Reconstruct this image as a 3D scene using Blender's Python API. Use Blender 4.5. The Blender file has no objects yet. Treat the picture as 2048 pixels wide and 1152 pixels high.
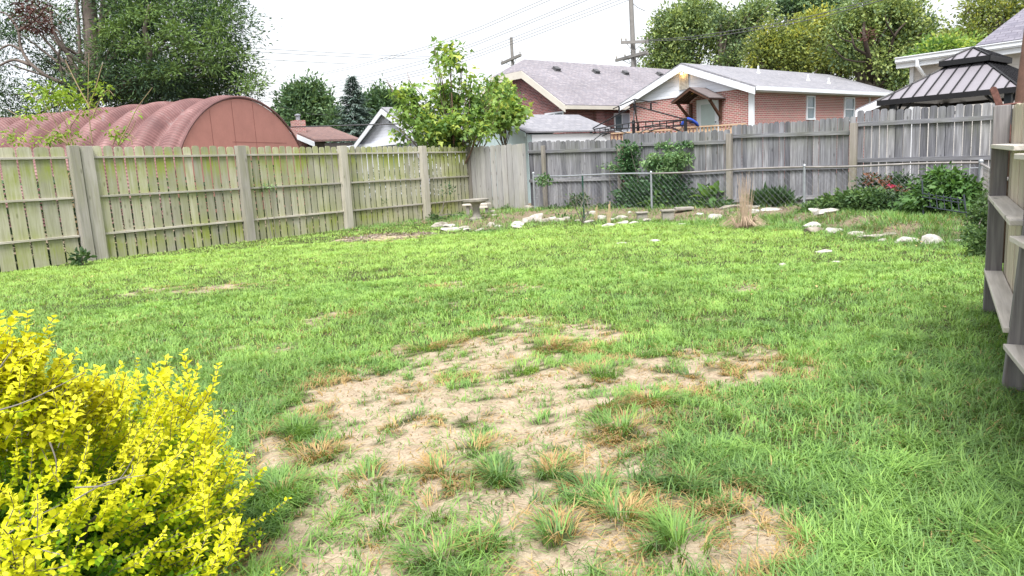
import bpy, math, random
import numpy as np
from mathutils import Vector
random.seed(7); rng = np.random.default_rng(11)
S = bpy.context.scene; COL = S.collection
# ------------------------------------------------------------------ camera model
F = 1450.; PITCH = math.atan(242/1450.); RHO = .056; EYE = 1.3
fw = np.array([0, math.cos(PITCH), -math.sin(PITCH)]); r0 = np.array([1., 0, 0]); u0 = np.cross(r0, fw)
cu = math.cos(RHO)*u0 + math.sin(RHO)*r0; cr = math.cos(RHO)*r0 - math.sin(RHO)*u0
def ray(x, y): return F*fw + (x-1024)*cr + (576-y)*cu
def D(x, y, d): v = ray(x, y); return v*d/v[1] + np.array([0, 0, EYE])
def G(x, y, z=0.): v = ray(x, y); return v*((z-EYE)/v[2]) + np.array([0, 0, EYE])
def onl(x, y, a, d):
    """point where the sight line through x,y crosses the vertical plane a + t*d (2D a, d)"""
    v = ray(x, y); s, t = np.linalg.solve(np.array([[v[0], -d[0]], [v[1], -d[1]]]), np.array(a[:2]))
    return v*s + np.array([0, 0, EYE])
def V3(a, z): return np.array([a[0], a[1], z], float)
def unit(v): v = np.array(v, float); return v/np.linalg.norm(v)
Z = np.array([0, 0, 1.])
def project(p):
    q = p - np.array([0, 0, EYE]); c = q@fw
    return 1024+F*(q@cr)/c, 576-F*(q@cu)/c
# ------------------------------------------------------------------ noise
def _h(ix, iy, seed):
    n = (ix.astype(np.int64)*374761393 + iy.astype(np.int64)*668265263 + seed*974711) & 0x7fffffff
    n = ((n ^ (n >> 13))*1274126177) & 0x7fffffff
    return ((n ^ (n >> 16)) & 0xffff)/65535.
def vnoise(x, y, seed=0):
    ix = np.floor(x); iy = np.floor(y); fx = x-ix; fy = y-iy
    fx = fx*fx*(3-2*fx); fy = fy*fy*(3-2*fy)
    a = _h(ix, iy, seed); b = _h(ix+1, iy, seed); c = _h(ix, iy+1, seed); d = _h(ix+1, iy+1, seed)
    return (a*(1-fx)+b*fx)*(1-fy) + (c*(1-fx)+d*fx)*fy
def fbm(x, y, seed=0, o=4):
    s = 0; a = .5; t = 0
    for k in range(o):
        s = s + a*vnoise(x*2**k, y*2**k, seed+k); t += a; a *= .55
    return s/t
def sstep(a, b, x): t = np.clip((x-a)/(b-a), 0, 1); return t*t*(3-2*t)
# ------------------------------------------------------------------ node materials
class NM:
    def __init__(s, name):
        s.m = bpy.data.materials.new(name); s.m.use_nodes = True; s.t = s.m.node_tree; s.t.nodes.clear()
        s.out = s.n('ShaderNodeOutputMaterial')
    def n(s, k, **p):
        o = s.t.nodes.new(k)
        for a, b in p.items(): setattr(o, a, b)
        return o
    def l(s, a, b): s.t.links.new(a, b)
    def put(s, sock, v):
        if hasattr(v, 'is_output'): s.l(v, sock)
        elif v is not None: sock.default_value = v
    def math(s, op, a, b=None, c=None):
        o = s.n('ShaderNodeMath', operation=op)
        for i, v in enumerate((a, b, c)):
            if v is not None: s.put(o.inputs[i], v)
        return o.outputs[0]
    def mix(s, f, a, b, mode='MIX'):
        o = s.n('ShaderNodeMix', data_type='RGBA', blend_type=mode)
        s.put(o.inputs[0], f); s.put(o.inputs[6], c4(a) if isinstance(a, tuple) else a); s.put(o.inputs[7], c4(b) if isinstance(b, tuple) else b)
        return o.outputs[2]
    def noise(s, vec, scale, detail=3, rough=.55, dist=0):
        o = s.n('ShaderNodeTexNoise'); s.put(o.inputs['Vector'], vec); o.inputs['Scale'].default_value = scale
        o.inputs['Detail'].default_value = detail; o.inputs['Roughness'].default_value = rough; o.inputs['Distortion'].default_value = dist
        return o.outputs[0]
    def ramp(s, f, stops, interp='LINEAR'):
        o = s.n('ShaderNodeValToRGB'); s.put(o.inputs[0], f); e = o.color_ramp; e.interpolation = interp
        while len(e.elements) < len(stops): e.elements.new(.5)
        for el, (p, c) in zip(e.elements, stops): el.position = p; el.color = c4(c) if isinstance(c, tuple) else (c, c, c, 1)
        return o.outputs[0]
    def pos(s): return s.n('ShaderNodeNewGeometry').outputs['Position']
    def uv(s): return s.n('ShaderNodeUVMap', uv_map='UVMap').outputs[0]
    def attr(s, nm='v'): return s.n('ShaderNodeAttribute', attribute_name=nm).outputs['Fac']
    def mapv(s, vec, sc, off=None):
        o = s.n('ShaderNodeMapping'); s.put(o.inputs[0], vec); o.inputs['Scale'].default_value = sc
        if off is not None: s.put(o.inputs['Location'], off)
        return o.outputs[0]
    def comb(s, x, y, z):
        o = s.n('ShaderNodeCombineXYZ')
        for i, v in enumerate((x, y, z)): s.put(o.inputs[i], v)
        return o.outputs[0]
    def sep(s, v):
        o = s.n('ShaderNodeSeparateXYZ'); s.put(o.inputs[0], v); return o.outputs
    def finish(s, col, rough=.8, bump=None, bstr=.3, bdist=.01, metal=0, spec=.3, trans=0, tcol=None, emit=None):
        p = s.n('ShaderNodeBsdfPrincipled')
        s.put(p.inputs['Base Color'], c4(col) if isinstance(col, tuple) else col); s.put(p.inputs['Roughness'], rough)
        p.inputs['Metallic'].default_value = metal; p.inputs['Specular IOR Level'].default_value = spec
        if emit: p.inputs['Emission Color'].default_value = c4(emit[0]); p.inputs['Emission Strength'].default_value = emit[1]
        if bump is not None:
            b = s.n('ShaderNodeBump'); b.inputs['Strength'].default_value = bstr; b.inputs['Distance'].default_value = bdist
            s.put(b.inputs['Height'], bump); s.l(b.outputs[0], p.inputs['Normal'])
        sh = p.outputs[0]
        if trans:
            t = s.n('ShaderNodeBsdfTranslucent'); s.put(t.inputs[0], tcol if tcol is not None else (c4(col) if isinstance(col, tuple) else col))
            x = s.n('ShaderNodeMixShader'); x.inputs[0].default_value = trans; s.l(sh, x.inputs[1]); s.l(t.outputs[0], x.inputs[2]); sh = x.outputs[0]
        s.l(sh, s.out.inputs[0]); return s.m
def c4(c): return (c[0], c[1], c[2], 1.)
def plain(name, col, rough=.6, var=.25, scale=6, metal=0, bstr=.15, spec=.3, emit=None):
    m = NM(name); p = m.pos(); n1 = m.noise(p, scale, 5); n2 = m.noise(p, scale*9, 3)
    f = m.math('ADD', m.math('MULTIPLY', n1, .7), m.math('MULTIPLY', n2, .3))
    c = m.ramp(f, [(.3, tuple(x*(1-var) for x in col)), (.7, tuple(min(1, x*(1+var)) for x in col))])
    return m.finish(c, rough, n2, bstr, .01, metal, spec, emit=emit)
def leafmat(name, stops, trans=.35, rough=.5, spec=.3, boost=1.25):
    m = NM(name); c = m.ramp(m.attr(), stops)
    n = m.noise(m.pos(), 1.1, 2); c = m.mix(.5, c, m.ramp(n, [(.3, (.32, .32, .32)), (.7, (.68, .68, .68))]), 'OVERLAY')
    t = m.mix(1, c, (boost*1.05, boost, boost*.6), 'MULTIPLY')
    return m.finish(c, rough, spec=spec, trans=trans, tcol=t)
def woodmat(name, dark, mid, light, algae=None, algae_amt=0, bands=(), rust=0, grain=1., bstr=.5, knots=True, spread=.5):
    """weathered boards: grain runs up UV.v (or along the board), each board has its own attribute v"""
    m = NM(name); uv = m.uv(); v = m.attr(); o = m.comb(m.math('MULTIPLY', v, 37.), m.math('MULTIPLY', v, 91.), 0.)
    g1 = m.noise(m.mapv(uv, (38*grain, 1.6*grain, 1), o), 1, 6, .6, .6)
    g2 = m.noise(m.mapv(uv, (9*grain, .9*grain, 1), o), 1, 4, .55, .3)
    g3 = m.noise(m.mapv(uv, (120*grain, 3*grain, 1), o), 1, 3, .6)
    f = m.math('ADD', m.math('MULTIPLY', g1, .5), m.math('ADD', m.math('MULTIPLY', g2, .35), m.math('MULTIPLY', g3, .15)))
    c = m.ramp(f, [(.3, dark), (.5, mid), (.68, light)])
    tone = m.ramp(v, [(0, (1-spread, 1-spread, 1-spread*.95)), (.5, (1., 1., 1.)), (1, (1+spread*.45, 1+spread*.4, 1+spread*.3))])
    c = m.mix(1, c, tone, 'MULTIPLY')
    if knots:
        vo = m.n('ShaderNodeTexVoronoi'); m.l(m.mapv(uv, (7, 2.6, 1), o), vo.inputs['Vector']); vo.inputs['Scale'].default_value = 1; vo.inputs['Randomness'].default_value = 1
        k = m.ramp(vo.outputs['Distance'], [(.07, 1.), (.15, 0.)]); c = m.mix(m.math('MULTIPLY', k, .6), c, tuple(x*.35 for x in dark))
    z = m.sep(m.pos())[2]
    if algae:
        a = m.ramp(m.noise(m.mapv(m.pos(), (1.6, 1.6, .9)), 1.3, 4, .6), [(.34, 0.), (.6, 1.)])
        st = m.noise(m.mapv(uv, (26, .7, 1), o), 1, 3)
        a = m.math('MULTIPLY', a, m.ramp(st, [(.3, .35), (.6, 1.)]))
        band = None
        for z0, w, k in bands:
            q = m.math('ABSOLUTE', m.math('SUBTRACT', z, z0)); q = m.math('MAXIMUM', m.math('SUBTRACT', 1., m.math('DIVIDE', q, w)), 0.); q = m.math('MULTIPLY', q, k)
            band = q if band is None else m.math('MAXIMUM', band, q)
        if band is not None: a = m.math('MINIMUM', m.math('MULTIPLY', a, m.math('ADD', .25, band)), 1.)
        c = m.mix(m.math('MULTIPLY', a, algae_amt), c, algae)
    if rust:
        n = m.ramp(m.noise(m.mapv(uv, (14, 1.1, 1), o), 1, 3), [(.55, 0.), (.75, 1.)]); c = m.mix(m.math('MULTIPLY', n, rust), c, (.2, .1, .055))
    return m.finish(c, .9, f, bstr, .006, spec=.15)
# ------------------------------------------------------------------ mesh building
ORG = {}
def T(o, label=None, cat=None, group=None, kind=None):
    if label: o['label'] = label
    if cat: o['category'] = cat
    if group: o['group'] = group
    if kind: o['kind'] = kind
    return o
def thing(name, loc, label, cat, group=None):
    o = bpy.data.objects.new(name, None); COL.objects.link(o); o.location = loc; o.empty_display_size = .2
    ORG[o.name] = np.array(loc, float); return T(o, label, cat, group)
def link(name, me, mat, parent, org):
    o = bpy.data.objects.new(name, me); COL.objects.link(o)
    if mat: me.materials.append(mat)
    if parent is not None: o.parent = parent
    else: o.location = org
    ORG[o.name] = np.array(org, float); return o
def add_uv(me, co, lt, ls, li):
    nf = len(lt); n = np.zeros((nf, 3))
    a = co[li[ls]]; b = co[li[ls+1]]; c = co[li[ls+2]]; n = np.cross(b-a, c-a); n /= (np.linalg.norm(n, axis=1)[:, None]+1e-12)
    hz = np.abs(n[:, 2]) > .95
    tx = np.cross(np.tile(Z, (nf, 1)), n); tx /= (np.linalg.norm(tx, axis=1)[:, None]+1e-9); tx[hz] = (1, 0, 0)
    ty = np.cross(n, tx); ty[hz] = (0, 1, 0)
    fi = np.repeat(np.arange(nf), lt); p = co[li]
    uv = np.stack([(p*tx[fi]).sum(1), (p*ty[fi]).sum(1)], 1)
    l = me.uv_layers.new(name='UVMap'); l.data.foreach_set('uv', uv.ravel().astype(np.float32))
class MB:
    def __init__(s): s.v = []; s.f = []; s.a = []; s.uvd = {}
    def add(s, vs, fs, r=None, uvs=None):
        b = len(s.v); s.v += [tuple(map(float, q)) for q in vs]
        for k, fc in enumerate(fs):
            s.f.append(tuple(b+i for i in fc))
            if uvs is not None: s.uvd[len(s.f)-1] = [uvs[i] for i in fc]
        s.a += [random.random() if r is None else r]*len(vs); return s
    def box(s, o, a, b, c, r=None, grain=None):
        """corner o and three edge vectors; grain=0/1/2 lays the wood grain along that edge"""
        o, a, b, c = (np.array(q, float) for q in (o, a, b, c))
        vs = [o, o+a, o+a+b, o+b, o+c, o+a+c, o+a+b+c, o+b+c]
        fs = [(0, 3, 2, 1), (4, 5, 6, 7), (0, 1, 5, 4), (1, 2, 6, 5), (2, 3, 7, 6), (3, 0, 4, 7)]
        if np.dot(np.cross(a, b), c) < 0: fs = [f[::-1] for f in fs]
        r = random.random() if r is None else r
        if grain is None: return s.add(vs, fs, r)
        L = (a, b, c); g = unit(L[grain]); o1 = unit(L[(grain+1) % 3]); o2 = unit(L[(grain+2) % 3])
        b0 = len(s.v); s.v += [tuple(q) for q in vs]; s.a += [r]*8
        for fc in fs:
            s.f.append(tuple(b0+i for i in fc))
            s.uvd[len(s.f)-1] = [((vs[i]-o)@(o1+.93*o2), (vs[i]-o)@g) for i in fc]
        return s
    def cb(s, c, a, b, h, r=None, grain=None):
        c, a, b, h = (np.array(q, float) for q in (c, a, b, h)); return s.box(c-a/2-b/2-h/2, a, b, h, r, grain)
    def prism(s, poly, ext, r=None, uvs=None):
        n = len(poly); poly = [np.array(q, float) for q in poly]; ext = np.array(ext, float)
        nn = np.cross(poly[1]-poly[0], poly[2]-poly[1]); vs = poly+[q+ext for q in poly]
        fs = [tuple(range(n))[::-1], tuple(range(n, 2*n))]+[(i, (i+1) % n, (i+1) % n+n, i+n) for i in range(n)]
        if nn@ext < 0: fs = [f[::-1] for f in fs]
        return s.add(vs, fs, r, (uvs+uvs) if uvs else None)
    def tube(s, pts, rad, n=6, r=None, cap=True):
        pts = [np.array(p, float) for p in pts]; m = len(pts)
        if not hasattr(rad, '__len__'): rad = [rad]*m
        vs = []; pr = None
        for i, p in enumerate(pts):
            d = unit(pts[min(i+1, m-1)]-pts[max(i-1, 0)]+1e-9)
            if pr is None: pr = np.cross(d, (0, 0, 1.) if abs(d[2]) < .9 else (1., 0, 0))
            pr = unit(pr-d*(pr@d)); q = np.cross(d, pr)
            for k in range(n):
                a = 2*math.pi*k/n; vs.append(p+rad[i]*(math.cos(a)*pr+math.sin(a)*q))
        fs = [(i*n+k, i*n+(k+1) % n, (i+1)*n+(k+1) % n, (i+1)*n+k) for i in range(m-1) for k in range(n)]
        if cap: fs += [tuple(range(n))[::-1], tuple(range((m-1)*n, m*n))]
        return s.add(vs, fs, r)
    def lathe(s, c, prof, n=24, r=None):
        vs = [(c[0]+R*math.cos(2*math.pi*k/n), c[1]+R*math.sin(2*math.pi*k/n), c[2]+z) for R, z in prof for k in range(n)]
        m = len(prof); fs = [(i*n+k, i*n+(k+1) % n, (i+1)*n+(k+1) % n, (i+1)*n+k) for i in range(m-1) for k in range(n)]
        fs += [tuple(range(n))[::-1], tuple(range((m-1)*n, m*n))]; return s.add(vs, fs, r)
    def build(s, name, mat, parent=None, smooth=False, bevel=0):
        co = np.array(s.v); org = ORG[parent.name] if parent is not None else np.array([co[:, 0].mean(), co[:, 1].mean(), co[:, 2].min()])
        me = bpy.data.meshes.new(name); me.from_pydata([tuple(q) for q in co-org], [], s.f); me.update()
        lt = np.array([len(f) for f in s.f]); ls = np.concatenate([[0], np.cumsum(lt)[:-1]]); li = np.array([i for f in s.f for i in f])
        add_uv(me, co, lt, ls, li)
        if s.uvd:
            L = me.uv_layers[0].data
            for fi, uv in s.uvd.items():
                for k, q in enumerate(uv): L[ls[fi]+k].uv = q
        at = me.attributes.new('v', 'FLOAT', 'POINT'); at.data.foreach_set('value', np.array(s.a, np.float32))
        if smooth: me.polygons.foreach_set('use_smooth', [True]*len(me.polygons))
        o = link(name, me, mat, parent, org)
        if bevel: b = o.modifiers.new('bevel', 'BEVEL'); b.width = bevel; b.segments = 2; b.limit_method = 'ANGLE'
        return o
def arrmesh(name, co, faces, av, mat, parent=None, smooth=False):
    """co (n,3), faces (m,k) array, av per-vertex"""
    org = ORG[parent.name] if parent is not None else np.array([co[:, 0].mean(), co[:, 1].mean(), max(co[:, 2].min(), 0)])
    me = bpy.data.meshes.new(name); n = len(co); m, k = faces.shape
    me.vertices.add(n); me.vertices.foreach_set('co', (co-org).ravel().astype(np.float32))
    me.loops.add(m*k); me.loops.foreach_set('vertex_index', faces.ravel().astype(np.int32))
    me.polygons.add(m); me.polygons.foreach_set('loop_start', (np.arange(m)*k).astype(np.int32))
    try: me.polygons.foreach_set('loop_total', np.full(m, k, np.int32))
    except Exception: pass
    if smooth: me.polygons.foreach_set('use_smooth', np.ones(m, bool))
    at = me.attributes.new('v', 'FLOAT', 'POINT'); at.data.foreach_set('value', av.astype(np.float32))
    me.update(calc_edges=True); me.validate()
    return link(name, me, mat, parent, org)
# ------------------------------------------------------------------ leaves
LEAF4 = (np.array([(0, 0, 0), (.5, .26, .06), (1, 0, -.05), (.5, -.26, .06)]), np.array([(0, 1, 2, 3)]))
LEAF6 = (np.array([(0, 0, 0), (.3, .24, .05), (.7, .2, .04), (1, 0, -.1), (.7, -.2, .04), (.3, -.24, .05), (.5, 0, -.02)]),
         np.array([(0, 1, 6), (1, 2, 6), (2, 3, 6), (3, 4, 6), (4, 5, 6), (5, 0, 6)]))
NEEDLE = (np.array([(0, 0, 0), (.45, .13, .03), (1, 0, 0), (.45, -.13, .03)]), np.array([(0, 1, 2, 3)]))
MAPLE = (np.array([(0, 0, 0), (.25, .5, .0), (.5, .2, .05), (1, 0, -.12), (.5, -.2, .05), (.25, -.5, 0)]), np.array([(0, 1, 2), (0, 2, 3), (0, 3, 4), (0, 4, 5)]))
def nrm(a): return a/(np.linalg.norm(a, axis=1)[:, None]+1e-9)
def leafarr(P, A, U, size, tmpl, v):
    t, f = tmpl; n = len(P); A = nrm(A); s = nrm(np.cross(U, A)); U2 = np.cross(A, s)
    co = P[:, None, :]+size[:, None, None]*(t[None, :, 0, None]*A[:, None, :]+t[None, :, 1, None]*s[:, None, :]+t[None, :, 2, None]*U2[:, None, :])
    k = len(t); fc = (np.arange(n)*k)[:, None, None]+f[None]
    return co.reshape(-1, 3), fc.reshape(-1, f.shape[1]), np.repeat(v, k)
def randdir(n): return nrm(rng.normal(size=(n, 3)))
def foliage(name, mat, parent, lobes, nclump, per, rc, size, tmpl=LEAF4, shell=.55, droop=0., vbase=.5, vs=.3, flat=.6, up=.5, upv=0.):
    """lobes: [(centre, (rx,ry,rz)[, weight])]; clumps sit in the outer part of each lobe"""
    w = np.array([(l[2] if len(l) > 2 else 1)*(l[1][0]*l[1][1]*l[1][2])**(2/3) for l in lobes]); w /= w.sum()
    k = rng.choice(len(lobes), nclump, p=w); c = np.array([l[0] for l in lobes])[k]; r = np.array([l[1] for l in lobes])[k]
    d = randdir(nclump); rad = shell+(1.04-shell)*rng.random(nclump)**.7; C = c+d*r*rad[:, None]
    cv = rng.normal(0, vs*.6, nclump)
    rcl = rc*(.55+.9*rng.random(nclump)); i = np.repeat(np.arange(nclump), per); n = len(i)
    off = rng.normal(size=(n, 3))*.5; off[:, 2] *= flat
    P = C[i]+off*rcl[i][:, None]
    A = nrm(off)+randdir(n)*.8+d[i]*.5; A[:, 2] -= droop
    U = randdir(n)*.8+np.array([0, 0, up]); v = np.clip(vbase+cv[i]*1.25+rng.normal(0, vs*.32, n)+upv*d[i][:, 2], 0, 1)
    co, fc, av = leafarr(P, A, U, size*(.6+.8*rng.random(n)), tmpl, v)
    return arrmesh(name, co, fc, av, mat, parent), C
def limbs(mb, base, top, rbase, targets, rend=.03, nseg=5, wig=.12, r=.5, start=.35):
    base = np.array(base, float); top = np.array(top, float); L = np.linalg.norm(top-base)
    n = 9; pts = [base+(top-base)*t+np.array([math.sin(t*5+rbase*9), math.cos(t*4), 0])*wig*.3*L*.1 for t in np.linspace(0, 1, n)]
    mb.tube(pts, [rbase*(1.25 if t == 0 else 1)*(1-.8*t) for t in np.linspace(0, 1, n)], 10, r)
    for g in targets:
        g = np.array(g, float); t0 = min(.95, max(start, (g[2]-base[2])/max(.1, L)*.75-random.uniform(.05, .25)))
        a = base+(top-base)*t0; rr = rbase*(1-.8*t0)*.55; q = []
        for t in np.linspace(0, 1, nseg):
            p = a+(g-a)*t; p = p+np.array([random.uniform(-1, 1), random.uniform(-1, 1), random.uniform(-.5, 1)])*wig*np.linalg.norm(g-a)*.25*math.sin(t*math.pi); p[2] += math.sin(t*math.pi)*wig*.3*np.linalg.norm(g-a); q.append(p)
        mb.tube(q, [rr*(1-t)+rend*t for t in np.linspace(0, 1, nseg)], 6, r)
def lobe(px, py, rx, ry, d, dy=0, w=1, ryd=None):
    k = (d+dy)/1470.; c = D(px, py, d+dy); return (c, (rx*k, (ryd or rx)*k, ry*k), w)
M = {}
# ------------------------------------------------------------------ world, light, camera
W = bpy.data.worlds.new('World'); S.world = W; W.use_nodes = True; nt = W.node_tree; nt.nodes.clear()
SUN_DIR = unit((-.10, -.60, 1.0))          # towards the sun
el = math.asin(SUN_DIR[2]); az = math.atan2(SUN_DIR[0], SUN_DIR[1])
sky = nt.nodes.new('ShaderNodeTexSky'); sky.sky_type = 'NISHITA'; sky.sun_disc = False; sky.sun_elevation = el; sky.sun_rotation = az
sky.air_density = 1.2; sky.dust_density = 4
b1 = nt.nodes.new('ShaderNodeBackground'); b1.inputs[1].default_value = .05; nt.links.new(sky.outputs[0], b1.inputs[0])
# thin bright overcast above the blue
tc = nt.nodes.new('ShaderNodeTexCoord'); mp = nt.nodes.new('ShaderNodeMapping'); mp.inputs['Scale'].default_value = (1, 1, 3.2)
nz = nt.nodes.new('ShaderNodeTexNoise'); nz.inputs['Scale'].default_value = 2.2; nz.inputs['Detail'].default_value = 5
nt.links.new(tc.outputs['Generated'], mp.inputs[0]); nt.links.new(mp.outputs[0], nz.inputs['Vector'])
cr_ = nt.nodes.new('ShaderNodeValToRGB'); cr_.color_ramp.elements[0].position = .35; cr_.color_ramp.elements[1].position = .62
cr_.color_ramp.elements[0].color = (.88, .91, .985, 1); cr_.color_ramp.elements[1].color = (.97, .985, 1.0, 1); nt.links.new(nz.outputs[0], cr_.inputs[0])
b2 = nt.nodes.new('ShaderNodeBackground'); b2.inputs[1].default_value = .29; nt.links.new(cr_.outputs[0], b2.inputs[0])
mx = nt.nodes.new('ShaderNodeMixShader'); mx.inputs[0].default_value = .88
wo = nt.nodes.new('ShaderNodeOutputWorld'); nt.links.new(b1.outputs[0], mx.inputs[1]); nt.links.new(b2.outputs[0], mx.inputs[2]); nt.links.new(mx.outputs[0], wo.inputs[0])
sl = bpy.data.lights.new('sun', 'SUN'); sl.energy = 1.5; sl.angle = math.radians(30); sl.color = (1, .975, .94)
so = bpy.data.objects.new('sun', sl); COL.objects.link(so); so.rotation_euler = Vector(-SUN_DIR).to_track_quat('-Z', 'Y').to_euler(); so.location = (20, -10, 30)
cd = bpy.data.cameras.new('camera'); cam = bpy.data.objects.new('camera', cd); COL.objects.link(cam); S.camera = cam
cd.sensor_width = 36; cd.lens = F/2048*36; cd.clip_end = 2000; cd.clip_start = .05
from mathutils import Matrix
R = Matrix((tuple(cr), tuple(cu), tuple(-fw))).transposed().to_4x4(); R.translation = (0, 0, EYE); cam.matrix_world = R
S.render.engine = 'CYCLES'; S.view_settings.view_transform = 'Standard'; S.view_settings.look = 'None'; S.view_settings.exposure = 2.28; S.view_settings.gamma = 1
S.render.resolution_x = 1024; S.render.resolution_y = 576
S.cycles.max_bounces = 6; S.cycles.diffuse_bounces = 3; S.cycles.transmission_bounces = 4; S.cycles.transparent_max_bounces = 4; S.cycles.use_denoising = True
# ------------------------------------------------------------------ materials
M['fence_l'] = woodmat('weathered_pine_green', (.25, .24, .17), (.39, .38, .29), (.51, .50, .41), algae=(.25, .29, .065), algae_amt=.95,
                       bands=((1.72, .42, 1.3), (1.2, .3, .55), (.25, .5, .9)), spread=.32, bstr=.45)
M['fence_post'] = woodmat('weathered_pine_post', (.27, .25, .225), (.42, .395, .35), (.54, .51, .47), algae=(.2, .21, .09), algae_amt=.35, spread=.3)
M['fence_gate'] = woodmat('silvered_pine', (.22, .215, .21), (.33, .325, .325), (.43, .42, .415), algae=(.19, .2, .1), algae_amt=.45, bands=((.2, .5, 1.), (1.9, .3, .6)), spread=.2)
M['fence_g'] = woodmat('grey_old_cedar', (.062, .06, .072), (.195, .197, .22), (.375, .38, .415), algae=(.13, .14, .07), algae_amt=.4, bands=((1.6, .35, .8),), spread=.42, bstr=.7)
M['fence_gp'] = woodmat('grey_old_post', (.13, .115, .105), (.235, .215, .20), (.33, .31, .29), algae=(.14, .14, .07), algae_amt=.4, spread=.3)
M['fence_r'] = woodmat('pale_grooved_picket', (.24, .20, .155), (.45, .395, .32), (.60, .54, .46), spread=.25, bstr=.9, grain=1.3, knots=False)
M['fence_rail'] = woodmat('pale_rail_wood', (.36, .33, .29), (.54, .50, .455), (.66, .62, .57), spread=.2, bstr=.6)
M['fence_rp'] = woodmat('dark_weathered_post', (.085, .078, .08), (.18, .17, .175), (.30, .285, .285), spread=.3, rust=.2, bstr=.9)
M['meshwire'] = plain('dull_mesh_wire', (.17, .18, .20), .6, .2, 14, metal=.2)
M['galv'] = plain('galvanised_steel', (.33, .35, .38), .45, .2, 14, metal=.5)
M['rustrail'] = plain('galvanised_rail_rusty', (.27, .25, .24), .55, .35, 5, metal=.35)
M['iron'] = plain('blue_black_iron', (.03, .038, .05), .5, .2, 10)
M['black'] = plain('black_painted_metal', (.012, .012, .014), .45, .2, 10)
M['greenmetal'] = plain('green_painted_metal', (.012, .05, .035), .5, .2, 10)
M['bark'] = plain('grey_brown_bark', (.13, .11, .09), .95, .45, 5, bstr=.8, spec=.1)
M['bark_d'] = plain('dark_bark', (.06, .048, .04), .95, .45, 5, bstr=.8, spec=.1)
M['bark_c'] = plain('stringy_cedar_bark', (.15, .125, .11), .95, .45, 3, bstr=.8, spec=.1)
M['twig'] = plain('grey_twig', (.2, .18, .16), .9, .3, 8, spec=.1)
M['straw'] = plain('dry_straw', (.42, .33, .2), .9, .3, 12, spec=.1)
M['white'] = plain('white_paint', (.72, .75, .8), .5, .05, 2, bstr=.05)
M['trim'] = plain('cream_trim', (.55, .52, .46), .6, .08, 2, bstr=.05)
M['glass'] = plain('window_glass', (.10, .14, .16), .12, .5, .8, spec=.8, bstr=0)
M['concrete'] = plain('weathered_concrete', (.28, .26, .23), .95, .3, 9, bstr=.7, spec=.1)
def stone_mat():
    m = NM('pale_limestone'); p = m.pos(); n = m.noise(p, 7, 6, .6); n2 = m.noise(p, 40, 4); v = m.attr()
    c = m.ramp(n, [(.28, (.15, .135, .105)), (.44, (.34, .325, .29)), (.7, (.56, .545, .52))])
    c = m.mix(1, c, m.ramp(v, [(0, (.68, .62, .55)), (1, (1.1, 1.1, 1.12))]), 'MULTIPLY')
    return m.finish(c, .95, m.math('ADD', n, m.math('MULTIPLY', n2, .3)), .8, .02, spec=.1)
M['stone'] = stone_mat()
# ------------------------------------------------------------------ yard layout
LA = np.array([-8.86, 12.25]); LB = np.array([-1.10, 21.50]); LD = unit(LB-LA)
def lfence(x, y): return onl(x, y, LA, LD)
GR = np.array([.50, 19.95])
CA = np.array([.62, 19.75]); CB = np.array([7.75, 12.0]); CD = unit(CB-CA)          # chain-link line
GA = np.array([.54, 19.97]); GB = np.array([8.6, 12.9]); GD = unit(GB-GA); GN = np.array([-GD[1], GD[0]]); GN = GN if GN[1] > 0 else -GN
GA = GA+GN*.55; GB = GB+GN*.55
RA = np.array([3.55, 5.34]); RB = np.array([2.50, 3.62]); RD = unit(RB-RA)          # right fence, towards the camera
RA = RA+np.array([-RD[1], RD[0]])*.10; RB = RB+np.array([-RD[1], RD[0]])*.12
ROCKPX = [(868, 446), (905, 455), (955, 462), (1000, 458), (1040, 447), (1100, 443), (1180, 443), (1260, 441), (1340, 443), (1420, 446), (1500, 450), (1580, 450), (1640, 460), (1700, 468), (1780, 478), (1850, 485), (1930, 480), (1985, 470)]
RL = np.array([G(x, y)[:2] for x, y in ROCKPX])
def beyond(x, y):
    """signed distance past the row of rocks, along the sight line (metres, + = garden bed)"""
    azp = np.arctan2(RL[:, 0], RL[:, 1]); o = np.argsort(azp); a = np.arctan2(x, y); rr = np.interp(a, azp[o], np.hypot(RL[:, 0], RL[:, 1])[o])
    return np.hypot(x, y)-rr
def gz(x, y):
    x = np.asarray(x, float); y = np.asarray(y, float); r = np.hypot(x, y)
    z = .05*(fbm(x*.6, y*.6, 3)-.5)*sstep(0, 3, r)+.022*(fbm(x*2.6, y*2.6, 5, 3)-.5)
    bed = sstep(0, 1.6, beyond(x, y))*sstep(25, 22, y)*sstep(-2, -.4, x)
    return z+.16*bed
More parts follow.
